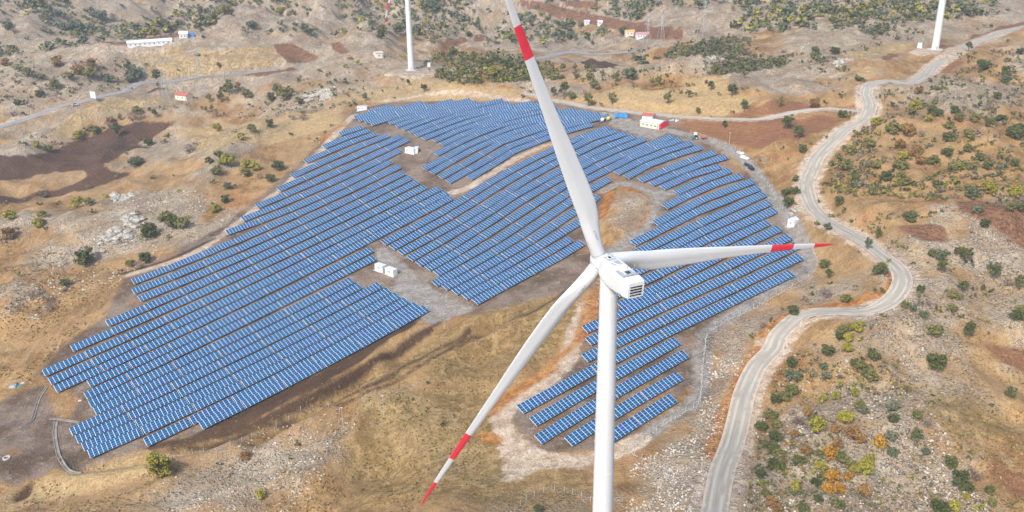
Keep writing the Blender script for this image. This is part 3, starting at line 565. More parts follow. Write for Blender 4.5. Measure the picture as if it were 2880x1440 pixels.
# ------------------------------------------------------------------ solar tables
def module_material(name, use_attr):
    T = NT(name); uv = T.n('ShaderNodeUVMap', uv_map='UVMap').outputs[0]; s = T.n('ShaderNodeSeparateXYZ', {0: uv}); u, v = s.outputs[0], s.outputs[1]
    fu, fv = T.math('FRACT', u), T.math('FRACT', v)
    eu = T.math('MINIMUM', fu, T.math('SUBTRACT', 1.0, fu)); ev = T.math('MINIMUM', fv, T.math('SUBTRACT', 1.0, fv))
    fr = T.math('MAXIMUM', T.math('LESS_THAN', T.math('MINIMUM', eu, T.math('MULTIPLY', u, .5)), .040), T.math('MULTIPLY', T.math('LESS_THAN', ev, .032), .5))
    r = T.n('ShaderNodeSeparateColor', {0: T.attr('tint', 0)}).outputs[0] if use_attr else T.n('ShaderNodeObjectInfo').outputs['Random']
    wn = T.n('ShaderNodeTexWhiteNoise', {'Vector': T.n('ShaderNodeCombineXYZ', {0: T.math('FLOOR', u), 1: T.math('FLOOR', v), 2: T.math('MULTIPLY', r, 97.3)}).outputs[0]}, noise_dimensions='3D').outputs[0]
    blue = T.mix(wn, C3(.0005, .044, .130), C3(.002, .073, .188)); blue = T.mix(T.math('GREATER_THAN', wn, .93), blue, C3(.03, .055, .19))
    blue = T.mix(T.math('MULTIPLY', r, .5), blue, C3(.002, .07, .155))
    c = T.mix(fr, blue, C3(.66, .71, .77))
    T.setb(Base_Color=c, Roughness=T.math('ADD', .16, T.math('MULTIPLY', fr, .3))); T.b.inputs['Specular IOR Level'].default_value = .5
    return T.m
M_mod = module_material('solar_cells', False); M_modA = module_material('solar_cells_far', True)
CW, SW, TILT = 1.62, 4.15, math.radians(19)
def table_geo(nc, L, tilt=TILT, low=.75):
    """local frame: origin on the ground under the middle, x along the row, +y towards the high edge"""
    hy = SW / 2 * math.cos(tilt); zt = low + SW * math.sin(tilt)
    V = [(-L / 2, -hy, low), (L / 2, -hy, low), (L / 2, hy, zt), (-L / 2, hy, zt)]; nrm = Vector((0, -math.sin(tilt), math.cos(tilt))) * .045
    Vb = [tuple(Vector(p) - nrm) for p in V]
    return V, Vb, hy, zt, low
def modules_mesh(nc, L):
    V, Vb, *_ = table_geo(nc, L); me = bpy.data.meshes.new('solar_modules')
    me.from_pydata(V + Vb, [], [(0, 1, 2, 3), (7, 6, 5, 4), (0, 4, 5, 1), (1, 5, 6, 2), (2, 6, 7, 3), (3, 7, 4, 0)])
    uv = me.uv_layers.new(name='UVMap'); q = [(0, 0), (nc, 0), (nc, 4), (0, 4)]
    for p in me.polygons:
        for li in p.loop_indices:
            uv.data[li].uv = q[me.loops[li].vertex_index % 4] if p.index == 0 else (0, 0)
    me.materials.append(M_mod); me.update(); return me
def frame_mb(nc, L, legs=True):
    V, Vb, hy, zt, low = table_geo(nc, L); B = MB(); sl = (zt - low) / (2 * hy)
    for yy in (-hy * .55, hy * .55): B.box((0, yy, low + (yy + hy) * sl - .12), (L - .1, .09, .1))
    nb = max(3, int(L / 3.4) + 1); X = [-L / 2 + .5 + (L - 1) * i / (nb - 1) for i in range(nb)]
    for x in X:
        B.tube([(x, -hy + .1, low - .09), (x, hy - .1, zt - .09)], .05, 4)
        if legs:
            for yy in (-hy * .62, hy * .5): B.box((x, yy, (low + (yy + hy) * sl) / 2 - .5), (.11, .11, low + (yy + hy) * sl + .7))
    return B, X, hy, sl, low
TCACHE = {}
def table_meshes(nc):
    if nc not in TCACHE:
        L = nc * CW; B, X, hy, sl, low = frame_mb(nc, L); fm = B.mesh('support_frame', M_steel); B2, *_ = frame_mb(nc, L, False); fm2 = B2.mesh('support_frame', M_steel)
        lg = []
        for yy in (-hy * .62, hy * .5):
            b = MB(); b.box((0, 0, (low + (yy + hy) * sl) / 2 - .5), (.12, .12, low + (yy + hy) * sl + .7)); lg.append((yy, b.mesh('leg', M_steel)))
        TCACHE[nc] = (modules_mesh(nc, L), fm, fm2, X, lg)
    return TCACHE[nc]
def sample(P3, s):
    d = np.concatenate([[0], np.cumsum(np.linalg.norm(np.diff(P3, axis=0), axis=1))]); return np.array([np.interp(s, d, P3[:, k]) for k in range(3)])
tables = []
ROWLEN = dict(left=17.9, middle=17.9, back=17.9, right=35.6)
for blk, rows in ROWS.items():
    for ri, pix in enumerate(rows):
        P3 = on_plane(np.array(pix)); P3 = smooth_line(P3, 4.0)
        Lt = np.linalg.norm(np.diff(P3, axis=0), axis=1).sum(); tl = ROWLEN[blk]
        n = max(1, round(Lt / tl))
        if blk == 'right' and n < 2: n = max(1, round(Lt / 17.9))
        step = Lt / n; nc = max(4, int(round((step - .35) / CW)))
        for k in range(n):
            a = sample(P3, k * step + .2); b = sample(P3, (k + 1) * step - .2)
            d = Vector(b - a); L = d.length; X = d.normalized(); Y = Vector((-X.y, X.x, 0)).normalized(); Z = X.cross(Y).normalized()
            top = Vector((a + b) / 2); hy = SW / 2 * math.cos(TILT); base = top - Y * hy - Z * (.75 + SW * math.sin(TILT))
            M_ = Matrix.Identity(4)
            for i in range(3): M_[i][0] = X[i] * L / (nc * CW); M_[i][1] = Y[i]; M_[i][2] = Z[i]
            M_.translation = base
            tables.append(dict(M=M_, nc=nc, blk=blk, row=ri, k=k, n=n, c=top))
# largest in the picture stand alone; tower or frame hides some
def poly_area(t):
    L = t['nc'] * CW / 2; V = [t['M'] @ Vector(p) for p in table_geo(t['nc'], 2 * L)[0]]; q, z = proj(np.array([tuple(v) for v in V])); x, y = q[:, 0], q[:, 1]
    return abs(np.dot(x, np.roll(y, 1)) - np.dot(y, np.roll(x, 1))) / 2, q
for t in tables: t['area'], t['q'] = poly_area(t)
order = sorted(tables, key=lambda t: -t['area']); solo = order[:300]; rest = order[300:]
ORD = ['zeroth', 'first', 'second', 'third', 'fourth', 'fifth', 'sixth', 'seventh', 'eighth', 'ninth', 'tenth', 'eleventh', 'twelfth', 'thirteenth', 'fourteenth', 'fifteenth', 'sixteenth', 'seventeenth', 'eighteenth', 'nineteenth', 'twentieth']
TENS = {20: 'twenty', 30: 'thirty', 40: 'forty', 50: 'fifty', 60: 'sixty', 70: 'seventy', 80: 'eighty', 90: 'ninety'}
def ordw(n):
    if n <= 20: return ORD[n]
    t, u = n // 10 * 10, n % 10; return (TENS[t] + '-' + ORD[u]) if u else TENS[t][:-1] + 'ieth'
BLKN = dict(left='left block', middle='middle block', back='back block', right='right block')
for ti, t in enumerate(solo):
    mods, fm, fm2, X, lg = table_meshes(t['nc']); near = ti < 46
    r = empty('solar_table', M=t['M'])
    tag(r, f"blue solar table, {ordw(t['k'] + 1)} from left in {ordw(t['row'] + 1)} row from front, {BLKN[t['blk']]}", 'solar panel', 'tilted solar tables standing in long rows')
    link('solar_modules', mods, r); link('support_frame', fm2 if near else fm, r)
    if near:
        for xx in (X[0], X[len(X) // 2], X[-1]) if t['nc'] > 12 else (X[0], X[-1]):
            for yy, lm in lg:
                o = link('leg', lm, r); o.location = (xx, yy, 0)
V = []; Fq = []; UV = []; TI = []; FV = []; FF = []; fcount = 0
for t in rest:
    Vt, Vb, *_ = table_geo(t['nc'], t['nc'] * CW); pts = np.array([tuple(t['M'] @ Vector(p)) for p in Vt + Vb]); b = len(V) * 8
    V.append(pts); nc = t['nc']
    for f, uvs in (((0, 1, 2, 3), [(0, 0), (nc, 0), (nc, 4), (0, 4)]), ((7, 6, 5, 4), [(0, 0)] * 4), ((0, 4, 5, 1), [(0, 0)] * 4), ((1, 5, 6, 2), [(0, 0)] * 4), ((2, 6, 7, 3), [(0, 0)] * 4), ((3, 7, 4, 0), [(0, 0)] * 4)):
        Fq.append([i + b for i in f]); UV += uvs
    TI.append(np.tile([random.random(), 0, 0, 1], (8, 1)))
    B, *_ = frame_mb(nc, nc * CW); fv = np.array([tuple(t['M'] @ Vector(p)) for p in B.v]); FV.append(fv); FF += [[i + fcount for i in f] for f in B.f if len(f) == 4]; fcount += len(fv)
me = npmesh('distant_solar_tables', np.concatenate(V), Fq, M_modA, UV, np.concatenate(TI))
far_t = tag(link('distant_solar_tables', me), 'blue solar tables crowded in the farther rows of the field', 'solar panel', 'tilted solar tables standing in long rows', 'stuff')
link('support_frames', npmesh('support_frames', np.concatenate(FV), FF, M_steel), far_t)['kind'] = 'stuff'

# ------------------------------------------------------------------ wind turbines
AX_AZ, AX_EL, PH, CONE = -.4299, .1014, -.1291, .064
def blade_mesh(R):
    st = [(a_, b_ * (1.04 if a_ > .1 else 1), c_, d_) for a_, b_, c_, d_ in [(.0, 2.45, 2.45, 0), (.03, 2.4, 2.4, 0), (.07, 2.75, 2.1, 6), (.13, 3.25, 1.4, 12), (.19, 3.55, 1.05, 13), (.26, 3.45, .85, 11), (.38, 2.95, .62, 8), (.52, 2.15, .44, 5), (.66, 1.65, .32, 3), (.80, 1.2, .22, 1.5), (.90, .9, .16, .5), (.96, .62, .11, 0), (.99, .32, .06, 0), (1.0, .08, .03, 0)]]
    ss = np.array(st); cuts = sorted(set([s[0] for s in st] + list(np.linspace(0, 1, 41)) + [1 - .0332 * 54 / 54 * 2.88, 1 - .0676 * 2.88, 1 - .103 * 2.88]))
    B = MB(); rings = []; n = 22; zz = []
    for f in cuts:
        ch, th, tw = [np.interp(f, ss[:, 0], ss[:, k]) for k in (1, 2, 3)]; tw = math.radians(tw * .6 - 2); circ = max(0, min(1, 1 - (f - .04) / .12)); ring = []
        off = -.22 * ch * (1 - circ)                                             # leading edge stays nearly straight
        for k in range(n):
            a = 2 * math.pi * k / n; cx = math.cos(a) * ch / 2; cy = math.sin(a) * th / 2
            if circ < 1: cy2 = cy * (1 - .55 * (math.cos(a) * -1 + 1) / 2 * 1) if math.cos(a) < 0 else cy * (1 - .1 * math.cos(a)); cy = cy * circ + cy2 * (1 - circ)
            cx += off; ring.append((-cx * math.cos(tw) + cy * math.sin(tw), cx * math.sin(tw) + cy * math.cos(tw) - (2.79 * f * f), 1.35 + f * (R - 1.35)))
        rings.append(ring); zz.append(f)
    for i in range(len(rings) - 1):
        fm = (zz[i] + zz[i + 1]) / 2; red = (1 - .103 * 2.88 < fm < 1 - .0676 * 2.88) or fm > 1 - .0332 * 2.88
        B.loft([rings[i], rings[i + 1]], 1 if red else 0, caps=False)
    me = B.mesh('blade', [M_white, M_red]); import bmesh
    bm = bmesh.new(); bm.from_mesh(me); bmesh.ops.remove_doubles(bm, verts=bm.verts, dist=.0005); bmesh.ops.recalc_face_normals(bm, faces=bm.faces); bm.to_mesh(me); bm.free()
    me.polygons.foreach_set('use_smooth', [True] * len(me.polygons)); return me
def super_ring(y, w_, zb, zt, e=.32, n=28, xc=0):
    out = []
    for k in range(n):
        a = 2 * math.pi * (k + .5) / n; c, s = math.cos(a), math.sin(a)
        out.append((xc + w_ / 2 * math.copysign(abs(c) ** e, c), y, (zt + zb) / 2 + (zt - zb) / 2 * math.copysign(abs(s) ** e, s)))
    return out
def turbine(name, base, hub, R, label, group, phase, detail=True, az=AX_AZ):
    """base: ground point, hub: rotor centre; nacelle trails behind along the axis"""
    n = Vector((math.sin(az) * math.cos(AX_EL), math.cos(az) * math.cos(AX_EL), math.sin(AX_EL)))
    r = empty(name, loc=base); tag(r, label, 'wind turbine', group)
    H = hub - base
    ntop = H + Vector((-math.sin(az), -math.cos(az), 0)) * 2.7; ztop = H.z - 1.9
    # nacelle frame: y along the axis towards the rotor
    Xn = n.cross(Vector((0, 0, 1))).normalized(); Zn = Xn.cross(n).normalized(); Mn = Matrix.Identity(4)
    for i in range(3): Mn[i][0] = Xn[i]; Mn[i][1] = n[i]; Mn[i][2] = Zn[i]
    Mn.translation = H
    B = MB(); cx, cy = 0, 0; hs = np.linspace(-3, ztop + .6, 24)
    tb, tt = 2.35, 1.5
    rad = [tb + (tt - tb) * max(0, h) / ztop for h in hs]
    B.tube([(0, 0, h) for h in hs], rad, 40); tw = B.build('tower', M_white, r, True)
    for h in (ztop * .3, ztop * .62, ztop * .97):
        b = MB(); rr = tb + (tt - tb) * h / ztop; b.tube([(0, 0, h - .07), (0, 0, h + .07)], rr + .02, 40); b.build('tower_flange', M_white2, tw, True)
    b = MB(); b.box((0, -tb - .02, 1.2), (1.0, .12, 2.2)); b.build('tower_door', M_grey, tw)
    b = MB(); b.tube([(0, 0, -2), (0, 0, .25)], [4.6, 4.6], 32); b.build('foundation', M_conc, r, False)
    # nacelle hull
    S = [(-1.55, 2.6, -1.45, 1.5), (-2.1, 3.1, -1.75, 1.75), (-3.6, 3.6, -2.15, 1.85), (-5.6, 3.7, -2.35, 1.85), (-8.4, 3.7, -2.1, 1.85), (-10.6, 3.55, -1.75, 1.8), (-10.75, 3.5, -1.7, 1.78)]
    B = MB(); B.loft([super_ring(y, w_, zb, zt, .27) for y, w_, zb, zt in S]); nac = B.build('nacelle', M_white, r, True); nac.matrix_local = Mn @ Matrix.Diagonal((.95, .87, .95, 1))
    B = MB(); B.loft([super_ring(y, w_, zb, zt, .22) for y, w_, zb, zt in [(-10.9, 3.62, -1.78, 1.84), (-12.6, 3.3, -1.45, 1.66), (-12.72, 3.1, -1.35, 1.56)]]); rc = B.build('rear_cowl', M_white2, nac, True)
    B = MB(); B.loft([super_ring(y, 3.42, -1.62, 1.7, .25) for y in (-10.7, -10.95)]); B.build('cowl_seam', M_grey, nac, True)
    if detail:
        for k in range(4):
            b = MB(); b.box((0, -12.74, .72 - k * .52), (2.25, .12, .25 if k in (1, 2) else .2)); b.box((.9, -12.74, .72 - k * .52 - .06), (.35, .12, .2)) ; b.build('vent_slot', M_dark, nac)
        b = MB(); b.box((.05, -4.2, 1.86), (1.75, 4.1, .07)); ht = b.build('roof_hatch', M_grey, nac)
        b = MB(); b.box((.05, -3.2, 1.93), (1.75, .1, .06)); b.box((-.35, -2.6, 1.93), (.09, 1.2, .06)); b.box((.42, -2.6, 1.93), (.09, 1.2, .06)); b.box((.05, -4.3, 1.93), (1.75, .12, .06)); b.tube([(-.8, -4.3, 1.93), (.05, -6.2, 1.93)], .05, 4); b.tube([(.05, -4.3, 1.93), (-.8, -6.2, 1.93)], .05, 4)
        b.box((.05, -6.22, 1.93), (1.75, .08, .06)); b.build('hatch_frame', M_white2, ht)
        b = MB(); b.box((.05, -2.9, 1.95), (.45, .6, .08)); b.build('hatch_handle', M_dark, ht)
        b = MB(); b.box((0, -9.6, 1.84), (2.2, 1.9, .07)); b.box((-1.25, -9.1, 1.83), (.7, 2.3, .07)); rh = b.build('rear_hatch', M_grey, nac)
        b = MB(); b.box((.1, -9.4, 1.92), (.7, .8, .12)); b.build('hatch_handle', M_dark, rh)
        b = MB(); b.box((0, -10.6, 1.98), (3.1, .22, .3)); b.build('sensor_bar', M_grey, nac)
        for xx in (-.35, 1.0):
            b = MB(); b.tube([(xx, -9.9, 1.8), (xx, -9.9, 3.6)], .035, 5); b.tube([(xx - .25, -9.9, 3.3), (xx + .25, -9.9, 3.3)], .03, 4); b.build('wind_sensor', M_steel, nac)
        b = MB(); b.box((-.6, -8.2, 1.9), (.12, 3.6, .05)); b.build('hand_rail', M_white2, nac)
    # hub
    B = MB(); B.loft([super_ring(y, 2 * rr, -rr, rr, 1.0, 32) for y, rr in [(-1.5, 1.35), (-1.1, 1.62), (0, 1.75), (1.0, 1.6), (1.8, 1.15), (2.3, .6), (2.45, .12)]]); hb = B.build('hub', M_white, r, True); hb.matrix_local = Mn
    bm_ = blade_mesh(R)
    for j in range(3):
        a = phase + j * 2 * math.pi / 3; d = (Xn * math.cos(a) + Zn * math.sin(a)) * math.cos(CONE) + n * math.sin(CONE); d.normalize()
        Yb = (n - d * n.dot(d)).normalized(); Xb = Yb.cross(d); Mb = Matrix.Identity(4)
        for i in range(3): Mb[i][0] = Xb[i]; Mb[i][1] = Yb[i]; Mb[i][2] = d[i]
        Mb.translation = H; bl = link('blade', bm_, r); bl.matrix_local = Mb
        b = MB()
        for zc in (1.45, 1.85): b.tube([(0, 0, zc - .04), (0, 0, zc + .04)], 1.255, 28)
        b.build('blade_collar', M_grey, bl, True)
        b = MB()
        for k, zc in enumerate((5.0, 5.5, 5.9, 6.5)): b.box((.35, -1.12 + .02 * k, zc), (.16, .06, .3))
        if detail: b.build('blade_marking', M_grey, bl)
    # the tower stands under the nacelle
    off = ntop - Vector((0, 0, ntop.z)); tw.location = off
    for o in r.children:
        if o.name.startswith('foundation'): o.location = off
    return r
RR_ = 54.0; DH = RR_ / .3486
hd = rays([(1690.8, 733.3)])[0]; hd /= np.linalg.norm(hd); hub = Vector(hd * DH) + Vector((0, 0, CZ))
gz = float(ground(hub.x + 2, hub.y - 4)[0])
turbine('wind_turbine', Vector((hub.x, hub.y, gz)), hub, RR_, 'nearest white wind turbine, nacelle and whole rotor in view, red bands on its blades', 'white wind turbines', PH)
for (X, Y), lab, ph, hh in [((1035, 176), 'distant wind turbine on the bare hilltop at upper left, one red banded blade showing', math.radians(-107), 84), ((2352, 124), 'distant wind turbine at upper right beside the winding road, only its tower in view', math.radians(90), 88)]:
    q = drop(np.array([(X * D2O, Y * D2O)]))[0]; az = AX_AZ
    off = Vector((-math.sin(az), -math.cos(az), 0)) * 2.7; base = Vector(q) - off
    turbine('wind_turbine', Vector((base.x, base.y, q[2])), Vector((base.x, base.y, q[2] + hh)), 54.0, lab, 'white wind turbines', ph, False)
# ------------------------------------------------------------------ shrubs and trees
def foliage_material(name, cols, use_attr=False):
    T = NT(name)
    if use_attr: base = T.attr('tint', 0); r = .5
    else:
        r = T.n('ShaderNodeObjectInfo').outputs['Random']; base = T.mix(r, C3(*cols[0]), C3(*cols[1]))
    pos = T.n('ShaderNodeNewGeometry').outputs['Position']; f = T.noise(pos, 1.1, 4, .7); g = T.noise(pos, 6, 2, .6)
    c = T.mix(T.ramp(f, .32, .7), T.mix(1.0, base, C3(.62, .62, .62), 'MULTIPLY'), T.mix(1.0, base, C3(1.5, 1.42, 1.3), 'MULTIPLY'))
    c = T.mix(T.ramp(g, .4, .7, 0, .35), c, T.mix(1.0, base, C3(.55, .6, .5), 'MULTIPLY'))
    T.setb(Base_Color=c, Roughness=.85); T.b.inputs['Specular IOR Level'].default_value = .12
    return T.m
FC = dict(g=((.062, .08, .032), (.115, .125, .05)), o=((.13, .135, .05), (.18, .17, .065)), y=((.22, .20, .04), (.29, .27, .05)), r=((.21, .125, .055), (.27, .16, .065)),
          q=((.33, .17, .03), (.38, .22, .04)), b=((.17, .13, .115), (.23, .185, .165)), t=((.10, .125, .075), (.15, .165, .11)))
FN = dict(g='dark green', o='olive green', y='yellow-green', r='rust brown', q='bright orange', b='bare greyish', t='grey-green')
FM = {k: foliage_material('foliage_' + FN[k].replace(' ', '_').replace('-', '_'), v) for k, v in FC.items()}
def crown_arrays(n_cl, n_leaf, leaf, rs, hgt=.95, sparse=False, cone=False):
    """leaf-sized faces in clumps filling an uneven crown, unit width; returns V (4n,3), F"""
    P = []
    cl = []
    while len(cl) < n_cl:
        p = rs.uniform(-1, 1, 3); rr = np.linalg.norm(p)
        if rr > 1 or rr < .25: continue
        if p[2] < -.75: continue
        z = (p[2] + 1) / 2; wid = (1.3 - z * .75) if cone else 1.0
        cl.append((p[0] * .36 * wid, p[1] * .36 * wid, z * hgt * .78 + .06, rs.uniform(.10, .2) * (1.3 if sparse else 1)))
    cl = np.array(cl); k = rs.integers(0, n_cl, n_leaf); d = rs.normal(size=(n_leaf, 3)); d /= np.linalg.norm(d, axis=1)[:, None]
    rad = cl[k, 3] * (rs.random(n_leaf) ** .45 if not sparse else rs.random(n_leaf) ** .8); c = cl[k, :3] + d * rad[:, None] * [1, 1, .8]; c[:, 2] = np.maximum(c[:, 2], .02)
    nr = d * .8 + rs.normal(size=(n_leaf, 3)) * .55 + [0, 0, .35]; nr /= np.linalg.norm(nr, axis=1)[:, None]
    a = np.cross(nr, rs.normal(size=(n_leaf, 3))); a /= np.linalg.norm(a, axis=1)[:, None]; b = np.cross(nr, a)
    s = leaf * rs.uniform(.6, 1.35, n_leaf)[:, None]; V = np.stack([c - a * s, c - b * s * .8, c + a * s, c + b * s * .8], 1).reshape(-1, 3)
    return V, np.arange(n_leaf * 4).reshape(-1, 4)
CR = {}
def crown_mesh(code, var, size):
    key = (code, var, size)
    if key not in CR:
        rs = np.random.default_rng(100 + var * 7 + 'goyrqbt'.index(code) + (50 if size == 'big' else 0) + (90 if size == 'tree' else 0))
        sp = code == 'b'
        if size == 'big': V, Fq = crown_arrays(26, 1500 if not sp else 420, .042 if not sp else .032, rs, .85, sp)
        elif size == 'tree': V, Fq = crown_arrays(18, 1000, .046, rs, 1.0, sp)
        elif size == 'cone': V, Fq = crown_arrays(34, 2400, .036, rs, 1.1, sp, True)
        else: V, Fq = crown_arrays(15, 560 if not sp else 200, .062 if not sp else .045, rs, .88, sp)
        CR[key] = npmesh('crown', V, Fq, FM[code])
    return CR[key]
TK = {}
def stem_mesh(kind):
    if kind not in TK:
        b = MB(); rs = random.Random(5); h = .5 if kind == 'tree' else .22
        b.tube([(0, 0, -.25), (0, 0, 0), (.01, 0, h * .6), (.02, .01, h)], [.05, .04, .03, .02], 6)
        for k in range(5):
            a = k * 1.3 + .4; z0 = h * (.45 + .1 * k); b.tube([(0.01, 0, z0), (.13 * math.cos(a), .13 * math.sin(a), z0 + .13), (.26 * math.cos(a), .26 * math.sin(a), z0 + .3)], [.02, .013, .006], 4)
        TK[kind] = b.mesh('trunk', M_bark, True)
    return TK[kind]
